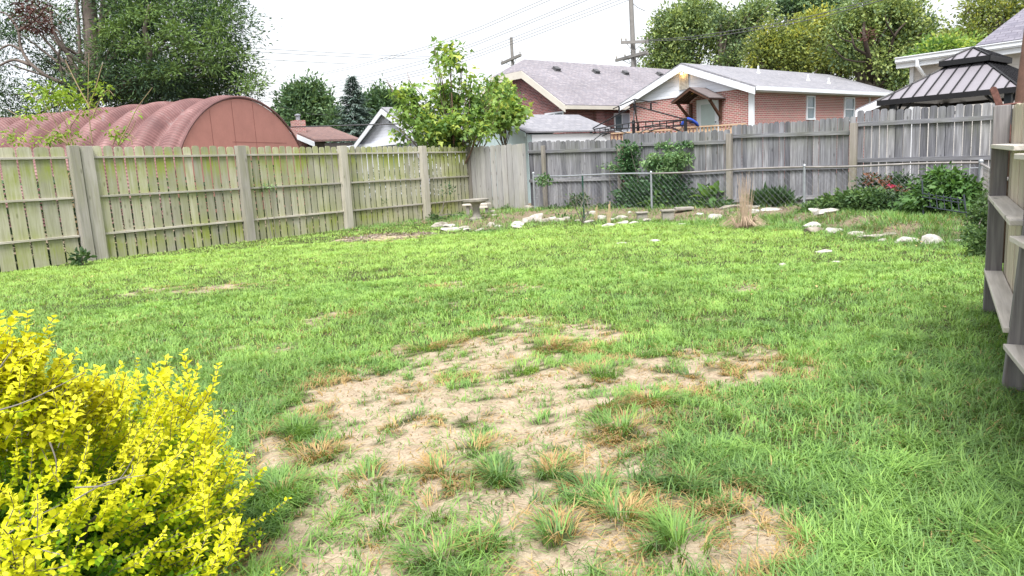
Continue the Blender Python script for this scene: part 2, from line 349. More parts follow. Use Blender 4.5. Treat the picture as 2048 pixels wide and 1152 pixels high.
BARE = [  # px, py, rx, ry (photo pixels), strength : worn patches of the lawn, taken to ground coordinates
 (700, 815, 110, 55, .85), (850, 735, 130, 42, .75), (1010, 700, 90, 28, .8), (1120, 770, 100, 48, .9), (1000, 810, 120, 50, .8), (850, 860, 140, 50, .75),
 (1120, 880, 130, 60, 1.0), (760, 940, 130, 55, 1.05), (660, 1070, 120, 95, 1.25), (950, 1010, 170, 75, .95), (800, 1120, 200, 50, .6), (1080, 1020, 120, 50, .6), (1420, 1060, 110, 60, .3), (1180, 670, 80, 24, .75), (1300, 740, 95, 26, .75),
 (1230, 790, 70, 36, .5), (1180, 990, 130, 70, .95), (1450, 1125, 140, 55, 1.0), (1130, 1120, 180, 60, .8), (520, 930, 60, 40, .35), (1450, 735, 120, 40, .5), (1560, 720, 80, 28, .45),
 (450, 573, 75, 10, .55), (900, 570, 60, 8, .5), (1030, 577, 50, 8, .5), (680, 632, 70, 14, .35), (1500, 575, 60, 12, .3), (1400, 635, 50, 12, .35), (1020, 640, 90, 18, .35), (300, 580, 45, 8, .3),
 (600, 800, 60, 25, .3), (1000, 900, 300, 190, .22), (1400, 790, 160, 60, .25), (560, 700, 110, 30, .15), (1990, 720, 30, 40, .4), (820, 650, 60, 16, .25),
 (740, 476, 48, 7, 1.0), (820, 473, 28, 5, .8), (1480, 1010, 60, 40, .3), (900, 1140, 120, 30, .5)]
TUFT = [(640, 905, 70, 34), (740, 962, 48, 26), (830, 832, 36, 20), (945, 900, 60, 34), (940, 838, 46, 22), (1060, 768, 26, 10), (1095, 848, 46, 22), (1105, 950, 52, 26), (1185, 985, 52, 26), (765, 1052, 56, 34),
 (860, 1030, 52, 26), (1010, 1075, 70, 42), (1355, 1090, 78, 46), (1050, 735, 60, 26), (1200, 745, 70, 30), (1215, 810, 56, 28), (1000, 960, 56, 30), (1240, 860, 80, 34), (880, 945, 50, 30), (600, 860, 50, 30),
 (1120, 1080, 80, 42), (700, 870, 30, 16), (790, 848, 26, 14), (905, 780, 26, 12), (860, 690, 60, 18), (1300, 800, 60, 26), (1380, 750, 30, 14), (980, 660, 44, 12), (1100, 690, 60, 18), (880, 1115, 90, 40), (960, 1110, 60, 30), (1240, 1040, 70, 36), (560, 985, 60, 40)]
def _gs(L):
    o = []
    for t in L:
        c = G(t[0], t[1]); rx = np.linalg.norm(G(t[0]+t[2], t[1])-c); ry = np.linalg.norm(G(t[0], t[1]-t[3])-c); o.append((c[0], c[1], rx, ry, t[4] if len(t) > 4 else 1.))
    return o
BG = _gs(BARE); TG = _gs(TUFT)
def bare(x, y):
    b = np.zeros_like(x)
    wx = x+.16*(fbm(x*2.3, y*2.3, 21, 3)-.5); wy = y+.16*(fbm(x*2.3, y*2.3, 25, 3)-.5)
    for cx, cy, rx, ry, s in BG: b = b+s*np.exp(-(((wx-cx)/rx)**2+((wy-cy)/ry)**2)*.8)
    return np.clip(b, 0, 1.25)
def tufts(x, y):
    b = np.zeros_like(x)
    for cx, cy, rx, ry, s in TG: b = np.maximum(b, np.exp(-(((x-cx)/rx)**2+((y-cy)/ry)**2)*1.6))
    return b
def bareness(x, y):
    """0 = closed turf, 1 = naked soil"""
    n = fbm(x*3.4, y*3.4, 31, 5); n2 = fbm(x*10, y*10, 35, 4); n3 = fbm(x*24, y*24, 39, 3); b0 = bare(x, y); e = sstep(.04, .3, b0); r_ = np.hypot(x, y)
    b = b0*.93+(n-.5)*1.5+(n2-.5)*1.7*e+(n3-.5)*.9*e
    return np.clip(sstep(.36, .62, b)*(1-sstep(.34, .56, tufts(x, y)*.62+(n2-.5)*1.9+(n-.5)*.5+(n3-.5)*.8)), 0, 1)
# ------------------------------------------------------------------ ground sheet
def axis(a, b, st, far): return np.concatenate([-np.array(far[::-1]), np.arange(a, b+1e-6, st), np.array(far)])
gx = np.concatenate([[-900, -300, -120, -60, -30, -18], np.arange(-12, 12.01, .065), [18, 30, 60, 120, 300, 900]])
gy = np.concatenate([[-900, -200, -50, -10, -2], np.arange(0, 9, .05), np.arange(9, 26, .11), [32, 45, 70, 120, 300, 900]])
XX, YY = np.meshgrid(gx, gy); ZZ = gz(XX, YY); far_ = (np.abs(XX) > 12) | (YY > 26) | (YY < 0); ZZ[far_] = 0
bn = bareness(XX, YY); bn[far_] = 0; bd = beyond(XX, YY); bedm = sstep(-.05, .35, bd+.5*(fbm(XX*1.5, YY*1.5, 77)-.5)); bedm[far_] = 0
ZZ = ZZ+(.012*(fbm(XX*16, YY*16, 9, 3)-.5))*(YY < 9)*(YY > 0)
ny, nx = XX.shape; ii = (np.arange(ny-1)[:, None]*nx+np.arange(nx-1)[None]).ravel()
gf = np.stack([ii, ii+1, ii+nx+1, ii+nx], 1)
def ground_mat():
    m = NM('lawn_soil'); p = m.pos(); b = m.attr(); bed = m.attr('bed')
    n1 = m.noise(p, 9, 6, .6); n2 = m.noise(p, 70, 5, .65); n3 = m.noise(m.mapv(p, (1, 1, 1)), 260, 3, .7)
    soil = m.ramp(n1, [(.25, (.28, .215, .15)), (.5, (.385, .31, .225)), (.75, (.46, .385, .295))])
    soil = m.mix(.8, soil, m.ramp(n2, [(.25, (.27, .26, .25)), (.5, (.5, .5, .5)), (.7, (.66, .66, .66))]), 'OVERLAY')
    soil = m.mix(m.math('MULTIPLY', m.ramp(n3, [(.62, 0.), (.72, 1.)]), .55), soil, (.12, .085, .05))
    w = m.n('ShaderNodeTexVoronoi'); w.inputs['Scale'].default_value = 42; m.l(p, w.inputs['Vector'])
    soil = m.mix(m.math('MULTIPLY', m.ramp(w.outputs['Distance'], [(.10, 1.), (.16, 0.)]), .5), soil, (.48, .40, .29))
    thatch = m.ramp(n2, [(.3, (.022, .03, .010)), (.55, (.055, .065, .024)), (.75, (.14, .12, .06))])
    bedc = m.ramp(n2, [(.3, (.07, .055, .038)), (.5, (.19, .15, .105)), (.7, (.36, .29, .2))])
    c = m.mix(b, thatch, soil); c = m.mix(bed, c, bedc)
    return m.finish(c, .95, m.math('ADD', n2, m.math('MULTIPLY', n3, .5)), .7, .012, spec=.1)
gm = bpy.data.meshes.new('ground'); co = np.stack([XX.ravel(), YY.ravel(), ZZ.ravel()], 1)
gm.vertices.add(len(co)); gm.vertices.foreach_set('co', co.ravel().astype(np.float32)); gm.loops.add(gf.size); gm.loops.foreach_set('vertex_index', gf.ravel().astype(np.int32))
gm.polygons.add(len(gf)); gm.polygons.foreach_set('loop_start', (np.arange(len(gf))*4).astype(np.int32)); gm.polygons.foreach_set('use_smooth', np.ones(len(gf), bool))
for nm_, val in (('v', bn), ('bed', bedm)): gm.attributes.new(nm_, 'FLOAT', 'POINT').data.foreach_set('value', val.ravel().astype(np.float32))
gm.update(calc_edges=True); go = bpy.data.objects.new('ground', gm); COL.objects.link(go); gm.materials.append(ground_mat()); T(go, kind='structure', label='lawn ground with worn sandy patches')
# ------------------------------------------------------------------ grass
def inyard(x, y, m=.0):
    n1 = np.array([LD[1], -LD[0]]); a = (x-LA[0])*n1[0]+(y-LA[1])*n1[1] > .02+m
    b = (x-GA[0])*GN[0]+(y-GA[1])*GN[1] < -.05
    rn = np.array([RD[1], -RD[0]]); rn = rn if rn[0] > 0 else -rn; c = ((x-RA[0])*rn[0]+(y-RA[1])*rn[1] < .25)
    gt = ~((x > -1.1) & (x < .6) & (y > 21.4-(x+1.1)*.9))
    azz = np.arctan2(x, y); return a & b & c & gt & (azz > -.74) & (azz < .68)
def blades(n, ymin, ymax, seg, dens_fn):
    r = ymin+(ymax-ymin)*np.sqrt(rng.random(n)) if ymin < .1 else np.sqrt(ymin**2+(ymax**2-ymin**2)*rng.random(n))
    a = -.74+1.42*rng.random(n); x = r*np.sin(a); y = r*np.cos(a); k = inyard(x, y); x, y = x[k], y[k]; p = dens_fn(x, y); k = rng.random(len(x)) < p
    return x[k], y[k]
def turf_density(x, y):
    b = bareness(x, y); g = fbm(x*7, y*7, 51, 3); t = 1-b; bd = beyond(x, y); bed = sstep(-.1, .4, bd)
    t = t*(.35+.65*sstep(.35, .6, g))*(1-.85*bed*sstep(.47, .6, fbm(x*1.6, y*1.6, 61)))
    t = t*(1-.5*sstep(.9, 2.2, bd)*sstep(.3, .7, fbm(x*2., y*2., 62)))
    mul = sstep(.45, .1, np.abs(((x-G(775, 475)[0])/1.0))) * 0
    t = t+.26*b*sstep(.54, .67, fbm(x*15, y*15, 57, 3)); return np.clip(t, .035, 1)
GX = []; 
for (d0, d1, n) in ((1.3, 3.2, 125000), (3.2, 5.5, 150000), (5.5, 9, 210000), (9, 15, 300000), (15, 26, 200000)):
    GX.append(blades(n, d0, d1, 0, turf_density))
def make_grass(x, y, near):
    n = len(x); r = np.hypot(x, y); z = gz(x, y)
    tf = tufts(x, y); b = bare(x, y); bd = beyond(x, y); bed = sstep(-.2, .3, bd)
    clump = fbm(x*9, y*9, 71, 3); big = fbm(x*1.1, y*1.1, 73, 3)
    nearr = sstep(4.5, 2.2, r); rightlong = sstep(.8, 2.2, x)*sstep(6, 3.5, y)
    h = .028+.022*rng.random(n)+.05*nearr*rng.random(n)+.035*(clump-.4)+.045*rightlong*rng.random(n)+.02*sstep(-1.2, -.5, bd)*rng.random(n)+.02*tf*rng.random(n)*(b > .25)+.075*sstep(-.5, -.1, bd)*rng.random(n)
    left = sstep(-.6, -1.6, x)*sstep(7, 3, y); h += left*.025*rng.random(n); h = np.clip(h, .018, .16)
    lean = (.45+1.1*rng.random(n))*h*(1+.6*(rng.random(n) < .15))
    # blades of one tuft splay away from its middle
    az_ = rng.random(n)*2*np.pi; cx = np.zeros(n); cy = np.zeros(n); best = np.zeros(n)
    for tx, ty, rx, ry, s in TG:
        w = np.exp(-(((x-tx)/rx)**2+((y-ty)/ry)**2)*1.2); k = w > best; best[k] = w[k]; cx[k] = tx; cy[k] = ty
    k = best > .25; az_[k] = np.arctan2(y[k]-cy[k], x[k]-cx[k])+rng.normal(0, .6, k.sum())
    cell = _h(np.floor(x*11), np.floor(y*11), 5)*6.28; kk = (~k) & (rng.random(n) < .45); az_[kk] = cell[kk]+rng.normal(0, .7, kk.sum())
    wd = np.maximum(.0042, r*.0009)*(.6+.8*rng.random(n)); wd = np.where(r < 5, wd*1.15, wd)
    dx = np.cos(az_); dy = np.sin(az_); sx = -dy; sy = dx
    # colour: 0 straw .. .25 dark green .. .6 green .. 1 yellow green
    zone = .50+.20*sstep(2.5, 6.5, y)+.24*sstep(6.0, 12.5, y)*(1-.35*sstep(2.5, 6, x)*sstep(10.5, 8, y))+.25*(big-.5)  # softly lit strip of the far lawn put into the blade colour
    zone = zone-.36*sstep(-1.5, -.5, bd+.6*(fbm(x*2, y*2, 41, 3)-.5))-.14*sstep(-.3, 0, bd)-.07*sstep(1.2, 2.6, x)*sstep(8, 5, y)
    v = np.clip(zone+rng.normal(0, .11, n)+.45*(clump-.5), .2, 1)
    edge = sstep(.10, .5, b)*sstep(.45, .62, fbm(x*6, y*6, 91, 3)); dry = rng.random(n) < (.035+.75*edge+.25*sstep(.5, .75, fbm(x*.9, y*.9, 93))*.25)
    v = np.where(dry, rng.random(n)*.15, v); h = np.where(dry, h*.75, h); h = h*(1-.45*bareness(x, y)); h = h*(.75+.5*fbm(x*4, y*4, 99, 3))
    z0 = z-.004
    B = np.stack([x, y, z0], 1); Sd = np.stack([sx, sy, 0*sx], 1)*wd[:, None]*.5; Dr = np.stack([dx, dy, 0*dx], 1)
    mid = B+Dr*(lean*.28)[:, None]+np.stack([0*x, 0*x, h*.62], 1); tip = B+Dr*lean[:, None]+np.stack([0*x, 0*x, h*(1-.45*rng.random(n)*(lean/h > .9))], 1)
    if near:
        co = np.stack([B-Sd, B+Sd, mid+Sd*.85, mid-Sd*.85, tip], 1).reshape(-1, 3); i = np.arange(n)[:, None]*5
        f = np.concatenate([i+np.array([[0, 1, 2]]), i+np.array([[0, 2, 3]]), i+np.array([[3, 2, 4]])], 0); return co, f, np.repeat(v, 5)
    co = np.stack([B-Sd, B+Sd, tip], 1).reshape(-1, 3); i = np.arange(n)[:, None]*3; return co, i+np.array([[0, 1, 2]]), np.repeat(v, 3)
cs, fs_, vs_ = [], [], []; off = 0
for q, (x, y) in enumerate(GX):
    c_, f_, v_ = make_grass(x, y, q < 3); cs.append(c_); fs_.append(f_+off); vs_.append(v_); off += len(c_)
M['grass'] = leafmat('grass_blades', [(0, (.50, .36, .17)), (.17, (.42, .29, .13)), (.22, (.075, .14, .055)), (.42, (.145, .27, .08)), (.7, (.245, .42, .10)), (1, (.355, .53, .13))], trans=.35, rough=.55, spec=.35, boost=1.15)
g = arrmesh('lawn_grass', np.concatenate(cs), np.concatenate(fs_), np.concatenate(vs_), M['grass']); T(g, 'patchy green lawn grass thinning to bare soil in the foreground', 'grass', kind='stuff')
# loose straw and dead stems lying on the worn patches
n = 20000; r = np.sqrt(1.3**2+(6.5**2-1.3**2)*rng.random(n)); a = -.7+1.38*rng.random(n); x = r*np.sin(a); y = r*np.cos(a); k = inyard(x, y) & (rng.random(n) < .08+.92*(bareness(x, y) > .3)); x, y = x[k], y[k]; n = len(x)
P = np.stack([x, y, gz(x, y)+.004+.004*rng.random(n)], 1); a = rng.random(n)*6.28; A = np.stack([np.cos(a), np.sin(a), .12*rng.random(n)], 1)
t_ = (np.array([(0, .028, 0), (0, -.028, 0), (1, -.02, .02), (1, .02, .02)]), np.array([(0, 1, 2, 3)]))
c_, f_, v_ = leafarr(P, A, np.tile(Z, (n, 1)), .015+.05*rng.random(n)**2, t_, rng.random(n))
M['litter'] = leafmat('dry_litter', [(0, (.14, .10, .06)), (.4, (.30, .235, .15)), (1, (.5, .42, .29))], trans=0.1, rough=.9)
T(arrmesh('straw', c_, f_, v_, M['litter']), 'short dry straw scattered over the bare soil', 'straw', kind='stuff')
n = 7000; r = np.sqrt(1.3**2+(6.**2-1.3**2)*rng.random(n)); a = -.7+1.38*rng.random(n); x = r*np.sin(a); y = r*np.cos(a); k = inyard(x, y) & (bareness(x, y) > .35); x, y = x[k], y[k]; n = len(x)
c_, f_, v_ = leafarr(np.stack([x, y, gz(x, y)+.003], 1), randdir(n), randdir(n), .004+.012*rng.random(n)**3, (np.array([(0, 0, 0), (.5, .45, .3), (1, 0, .1), (.5, -.45, .2)]), np.array([(0, 1, 2, 3)])), rng.random(n)); M['crumb'] = leafmat('soil_crumbs', [(0, (.07, .05, .035)), (.6, (.24, .18, .12)), (1, (.42, .36, .28))], 0, .95)
T(arrmesh('soil_crumbs', c_, f_, v_, M['crumb']), 'small crumbs of earth on the bare soil', 'soil', kind='stuff')
n = 260; r = np.sqrt(1.6**2+(14.**2-1.6**2)*rng.random(n)); a = -.7+1.38*rng.random(n); x = r*np.sin(a); y = r*np.cos(a); k = inyard(x, y); x, y = x[k], y[k]; n = len(x)
c_, f_, v_ = leafarr(np.stack([x, y, gz(x, y)+.03*(1-bareness(x, y))+.008], 1), randdir(n)*[1, 1, .25], np.tile(Z, (n, 1))+.3*randdir(n), .02+.03*rng.random(n), LEAF6, rng.random(n)); M['fallen'] = leafmat('fallen_leaves', [(0, (.12, .07, .035)), (.6, (.32, .22, .09)), (1, (.45, .38, .16))], .1, .8)
T(arrmesh('fallen_leaves', c_, f_, v_, M['fallen']), 'a few curled brown leaves scattered on the lawn', 'fallen leaves', kind='stuff')
# ------------------------------------------------------------------ fences
def picket(mb, base, along, out, w, h, th, r=None, ears='round', z0=None):
    """dog-eared board standing at base (3D), width along `along`, thickness `out`"""
    a = np.array([along[0], along[1], 0]); o = np.array([out[0], out[1], 0])*th; b = np.array(base, float)
    if ears == 'round': pr = [(0, 0), (w, 0), (w, h-.05), (w*.94, h-.022), (w*.80, h-.004), (w*.5, h), (w*.2, h-.004), (w*.06, h-.022), (0, h-.05)]
    elif ears == 'cut': pr = [(0, 0), (w, 0), (w, h-.03), (w*.78, h), (w*.22, h), (0, h-.03)]
    else: pr = [(0, 0), (w, 0), (w, h), (0, h)]
    poly = [b+a*u+Z*q for u, q in pr]; mb.prism(poly, o, r, uvs=[(u, q) for u, q in pr])
def bay(parent, A, B, ztopA, ztopB, zb, n, gap, out, th, mat, ears, rails, railmat, rs, jit=.01, miss=()):
    """one run of boards between two posts (A, B 2D); out = 2D unit normal away from the viewer's side; rails=[(z at A, z at B)]"""
    A = np.array(A, float); B = np.array(B, float); L = np.linalg.norm(B-A); d = (B-A)/L; mb = MB(); p = L/n
    for i in range(n):
        if i in miss: continue
        s = i*p+gap/2; t = (s+p/2)/L; zt = ztopA+(ztopB-ztopA)*t+random.uniform(-jit, jit); q = A+d*s+out*random.uniform(0, .006)
        zg = float(gz(*q)) + zb
        picket(mb, V3(q, zg), unit(d+out*random.uniform(-.012, .012)), out, p-gap+random.uniform(-.006, .003), zt-zg, th, None, ears)
    mb.build('picket_panel', mat, parent)
    for za, zb_ in rails:
        m2 = MB(); e = V3(d*L, zb_-za); up = Z*rs[1]; m2.box(V3(A, za)-V3(out*rs[0], 0)-V3(out*.002, 0), e, V3(out*rs[0], 0), up, None, 0); m2.build('rail', railmat, parent, bevel=.004)
def post(parent, p, d, out, w, dp, z0, z1, mat, lean=(0, 0), bevel=.005):
    """p = 2D middle of its back face, w along the fence, dp towards the yard"""
    mb = MB(); a = V3(np.array(d)*w, 0); b = V3(-np.array(out)*dp, 0); mb.box(V3(p, z0)-a/2, a, b, V3(lean, z1-z0), None, 2); mb.build('post', mat, parent, bevel=bevel)
# --- long left fence, rails on the yard side
LO = np.array([-LD[1], LD[0]])       # outward (away from the yard)
fl = thing('wooden_fence', (LA[0], LA[1], 0), 'long pale wooden fence with green algae stains along the left side of the lawn', 'fence')
def Lp(x, y): q = onl(x, y, LA, LD); return q[:2]
s_of = lambda q: (q-LA)@LD
def Ltop(q): return 2.13+(1.955-2.13)*s_of(q)/12.07
P0 = LA-LD*3.2; PX = [(190, 500), (497, 470), (695, 450), (852, 440), (943, 425)]; PP = [Lp(x, y) for x, y in PX]
def railz(q): t = s_of(q)/12.07; return [(1.90+(1.78-1.90)*t), (1.175+(1.08-1.175)*t), (.475+(.40-.475)*t)]
sides = [(P0, PP[0]-LD*.24, 18), (PP[0]+LD*.20, PP[1]-LD*.1, 15), (PP[1]+LD*.1, PP[2]-LD*.1, 14), (PP[2]+LD*.1, PP[3]-LD*.1, 14), (PP[3]+LD*.1, PP[4]-LD*.05, 11)]
for a, b, n in sides:
    bay(fl, a, b, Ltop(a), Ltop(b), .0, n, .032, LO, .018, M['fence_l'], 'round', list(zip(railz(a), railz(b))), M['fence_post'], (.042, .04), .017)
post(fl, PP[0]-LD*.14+LO*.01, LD, LO, .17, .15, -.1, Ltop(PP[0])+.01, M['fence_post']); post(fl, PP[0]+LD*.075+LO*.01, LD, LO, .22, .11, -.1, Ltop(PP[0])+.0, M['fence_post'])
for q, w in ((PP[1], .2), (PP[2], .2), (PP[3], .19)): post(fl, q+LO*.01, LD, LO, w, .14, -.1, Ltop(q)+.01, M['fence_post'])
post(fl, PP[4]+LO*.01, LD, LO, .1, .12, -.1, Ltop(PP[4])-.01, M['fence_gp'])
# --- short flat section with the board side towards the lawn
gd_ = unit(GR-PP[4]); go_ = np.array([-gd_[1], gd_[0]]); go_ = go_ if go_[1] > 0 else -go_
fg = thing('fence_section', (PP[4][0], PP[4][1], 0), 'short section of pale grey boards without visible rails in the back left corner', 'fence section')
L_ = np.linalg.norm(GR-PP[4]); A_ = PP[4]+gd_*.06
bay(fg, A_, GR-gd_*.2, 1.93, 1.90, .0, 9, .02, go_, .018, M['fence_gate'], 'cut', [], None, (0, 0), .02)
mb = MB(); mb.box(V3(GR-gd_*.2-go_*.02, -.1), V3(gd_*.2, 0), V3(go_*.13, 0), Z*2.0, .8, 2); mb.build('post', M['fence_gate'], fg, bevel=.005)
for z in (.4, 1.1, 1.75): mb = MB(); mb.box(V3(A_+go_*.03, z), V3(gd_*(L_-.2), 0), V3(go_*.04, 0), Z*.09, None, 0); mb.build('rail', M['fence_gp'], fg)
# --- old grey fence at the back, four stepped bays
fb = thing('wooden_fence', (GA[0], GA[1], 0), 'old silver grey picket fence stepping up behind the chain-link fence', 'fence')
def Gp(x, y): return onl(x, y, GA, GD)
def Gz(x, y): return Gp(x, y)[2]
def ga(x): return Gp(x, 330)[:2]
bays = [((1056, 283), (1243, 279), 19), ((1245, 268), (1460, 260), 19), ((1463, 251), (1712, 234), 22), ((1714, 222), (2002, 204), 17)]
railpx = [[((1056, 305), (1240, 300)), ((1056, 363), (1240, 358)), ((1056, 425), (1240, 419))], [((1245, 291), (1460, 285)), ((1245, 354), (1460, 344)), ((1245, 415), (1460, 406))],
          [((1465, 274), (1712, 266)), ((1465, 341), (1712, 334)), ((1465, 402), (1712, 392))], [((1718, 250), (2002, 236)), ((1718, 322), (2002, 316)), ((1718, 385), (2002, 385))]]
for ((x0, y0), (x1, y1), n), rl in zip(bays, railpx):
    a, b = Gp(x0, y0), Gp(x1, y1)
    bay(fb, a[:2], b[:2], a[2], b[2], -.02, n, .006 if n > 17 else .014, GN, .018, M['fence_g'], 'cut', [(Gz(*p)-.03, Gz(*q)-.03) for p, q in rl], M['fence_g'], (.04, .085), .018)
for x, yt, w in ((1090, 291, .085), (1243, 290, .11), (1462, 267, .125), (1711, 246, .13)):
    p = Gp(x, yt); post(fb, p[:2]-GN*.045, GD, GN, w, .1, -.1, p[2], M['fence_gp'])
p = Gp(2006, 215); post(fb, p[:2], GD, GN, .12, .1, -.1, p[2]+.05, M['fence_gp'])
# --- right fence, seen almost end on
fr = thing('wooden_fence', (RA[0], RA[1], 0), 'pale picket fence with dark posts cut off by the right edge, next to the camera', 'fence')
RO = np.array([RD[1], -RD[0]]); RO = RO if RO[0] > 0 else -RO
spR = np.linalg.norm(RB-RA); RC = RB+np.array([-.42, -.905])*2.05; zR = 1.52
for (a, b) in ((RA, RB), (RB, RC)):
    bay(fr, a+RO*.0, b+RO*.0, zR, zR+.01, .02, 14, .006, RO, .018, M['fence_r'], 'flat', [], None, (0, 0), .012)
for (a, b, zs) in ((RA-RD*.06, RB, (1.24, .87, .32)), (RB+RD*.06, RC, (1.20, .80, .25))):
    for z in zs: mb = MB(); mb.box(V3(a-RO*.112, z), V3((b-a), 0), V3(RO*.11, 0), Z*.028, None, 0); mb.build('rail', M['fence_rail'], fr, bevel=.004)
for q, zb in ((RA, -.05), (RB, -.05), (RC, -.05)):
    mb = MB(); zz = sorted([1.24, .87, .32]) if q is RA else sorted([1.24, 1.20, .87, .80, .32, .25])
    mb.box(V3(q-RO*.108-RD*.045, zb), V3(RO*.104, 0), V3(RD*.1, 0), Z*(zR+.02-zb)+(V3(RO*.09, 0) if q is RB else 0), None, 2); mb.build('post', M['fence_rp'], fr, bevel=.005)
# --- chain-link fence
def Cp(x, y): return onl(x, y, CA, CD)
fc = thing('chain_link_fence', (CA[0], CA[1], 0), 'low galvanised chain-link fence with a top rail in front of the grey picket fence', 'fence')
tops = [(1067, 352), (1302, 346), (1609, 333), (1962, 324)]; cps = [Cp(*t) for t in tops]
for i, p in enumerate(cps):
    mb = MB(); h = p[2]+(.07 if i in (0,) else .01); rr = .032 if i in (0, 3) else .024; mb.tube([V3(p[:2], -.1), V3(p[:2], h)], rr, 12); mb.lathe(V3(p[:2], h-.01), [(rr+.006, 0), (rr+.006, .02), (rr*.6, .045), (.004, .05)], 12); mb.build('post', M['galv'], fc, smooth=False)
for i in range(3):
    mb = MB(); a, b = cps[i], cps[i+1]; mb.tube([a+Z*(-.01)+(b-a)*t-Z*.012*math.sin(t*math.pi*2) for t in np.linspace(0, 1, 9)], .019, 8); mb.build('top_rail', M['rustrail'] if i else M['galv'], fc)
mb = MB(); pit = .125
for i in range(3):
    a, b = cps[i][:2], cps[i+1][:2]; L = np.linalg.norm(b-a); d = (b-a)/L; za, zb = cps[i][2]-.02, cps[i+1][2]-.02; H = (za+zb)/2
    for sgn in (1, -1):
        for k in range(int((L+H)/pit)+1):
            s0 = k*pit if sgn < 0 else k*pit-H; t0, t1 = 0, H            # rises from s0 at z 0.02
            pa = (s0, .02); pb = (s0+sgn*H*.98, H)
            lo, hi = sorted((pa, pb)); 
            if hi[0] <= 0 or lo[0] >= L: continue
            def cl(p, q):
                (x0, z0), (x1, z1) = p, q
                if x0 < 0: z0 += (0-x0)/(x1-x0)*(z1-z0); x0 = 0
                if x1 > L: z1 = z0+(L-x0)/(x1-x0)*(z1-z0); x1 = L
                return (x0, z0), (x1, z1)
            (x0, z0), (x1, z1) = cl(lo, hi); wv = .004*sgn
            mb.tube([V3(a+d*x0+GN*wv, z0), V3(a+d*x1+GN*wv, z1)], .0019, 3, cap=False)
mb.build('wire_mesh', M['meshwire'], fc)
mb = MB(); p = cps[0]; q = p[:2]+CD*.13
mb.tube([V3(q, .02), V3(q, p[2]-.02)], .011, 6)
for z in (.2, .45, .7, .88): mb.tube([V3(p[:2], z), V3(q, z)], .009, 6); mb.lathe(V3(p[:2], z-.012), [(.036, 0), (.036, .024)], 12)
mb.build('tension_bar', M['galv'], fc)
mb = MB(); p = cps[3]; q = p[:2]-CD*.16; mb.tube([V3(q, .1), V3(q, p[2]-.03)], .011, 6)
for z in (.3, .6, .86): mb.tube([V3(p[:2], z), V3(q, z)], .009, 6)
mb.build('tension_bar', M['galv'], fc)
# return run of the chain-link towards the right fence
e = cps[3]; e2 = RA-RD*.6+np.array([-RD[1], RD[0]])*.2; mb = MB(); mb.tube([e-Z*.03, V3(e2, .88)], .02, 8); mb.build('top_rail', M['rustrail'], fc)
mb = MB(); L = np.linalg.norm(e2-e[:2]); d = (e2-e[:2])/L
for sgn in (1, -1):
    for k in range(int(L/pit)-9): s0 = k*pit; mb.tube([V3(e[:2]+d*(s0 if sgn > 0 else s0+.85), .02), V3(e[:2]+d*(s0+.85 if sgn > 0 else s0), .88)], .0019, 3, cap=False)
mb.build('wire_mesh', M['rustrail'], fc)
# ------------------------------------------------------------------ neighbouring buildings
def brickmat(name, c1, c2, mortar, var):
    m = NM(name); uv = m.uv(); b = m.n('ShaderNodeTexBrick'); b.offset = .5; m.l(uv, b.inputs['Vector'])
    b.inputs['Scale'].default_value = 1; b.inputs['Brick Width'].default_value = .23; b.inputs['Row Height'].default_value = .085; b.inputs['Mortar Size'].default_value = .011; b.inputs['Bias'].default_value = 0; b.inputs['Mortar Smooth'].default_value = .3
    b.inputs['Color1'].default_value = c4(c1); b.inputs['Color2'].default_value = c4(c2); b.inputs['Mortar'].default_value = c4(mortar)
    n = m.noise(m.mapv(uv, (4.4, 11.8, 1)), 1, 0); n2 = m.noise(uv, .7, 3)
    c = m.mix(m.ramp(n, [(.56, 0.), (.64, .75)]), b.outputs['Color'], var); c = m.mix(.35, c, m.ramp(n2, [(.3, (.35, .35, .35)), (.7, (.65, .65, .65))]), 'OVERLAY')
    c = m.mix(m.math('MULTIPLY', b.outputs['Fac'], .8), c, mortar)
    return m.finish(c, .9, b.outputs['Fac'], -.4, .01, spec=.15)
def shingle(name, cs, row=.15):
    m = NM(name); uv = m.uv(); b = m.n('ShaderNodeTexBrick'); b.offset = .37; m.l(uv, b.inputs['Vector'])
    b.inputs['Scale'].default_value = 1; b.inputs['Brick Width'].default_value = .3; b.inputs['Row Height'].default_value = row; b.inputs['Mortar Size'].default_value = .008
    b.inputs['Color1'].default_value = c4(cs[0]); b.inputs['Color2'].default_value = c4(cs[1]); b.inputs['Mortar'].default_value = c4(tuple(x*.45 for x in cs[0]))
    n = m.noise(m.mapv(uv, (3.1, 6.5, 1)), 1, 2); c = m.mix(m.ramp(n, [(.45, 0.), (.6, .8)]), b.outputs['Color'], cs[2]); n2 = m.noise(uv, .5, 4)
    c = m.mix(.4, c, m.ramp(n2, [(.3, (.36, .36, .36)), (.7, (.64, .64, .64))]), 'OVERLAY')
    return m.finish(c, .95, b.outputs['Fac'], -.4, .01, spec=.1)
def siding(name, col, h=.2, vert=False):
    m = NM(name); uv = m.uv(); s = m.sep(uv); q = m.math('FRACT', m.math('DIVIDE', s[0 if vert else 1], h))
    g = m.ramp(q, [(0, 0.), (.06, 1.), (.94, 1.), (1, .7)]); n = m.noise(uv, 1.5, 4)
    c = m.mix(m.ramp(n, [(.3, 0.), (.7, 1.)]), tuple(x*.93 for x in col), col); c = m.mix(g, tuple(x*.62 for x in col), c)  # shadow gap at each groove painted in as a darker line
    hgt = m.math('SUBTRACT', 1., q) if not vert else g
    return m.finish(c, .6, hgt, .5, .02, spec=.25)
M['brick1'] = brickmat('dark_red_brick', (.25, .075, .07), (.16, .06, .06), (.34, .28, .27), (.075, .04, .045))
M['brick2'] = brickmat('pink_red_brick', (.40, .14, .125), (.29, .11, .105), (.60, .51, .48), (.27, .20, .16))
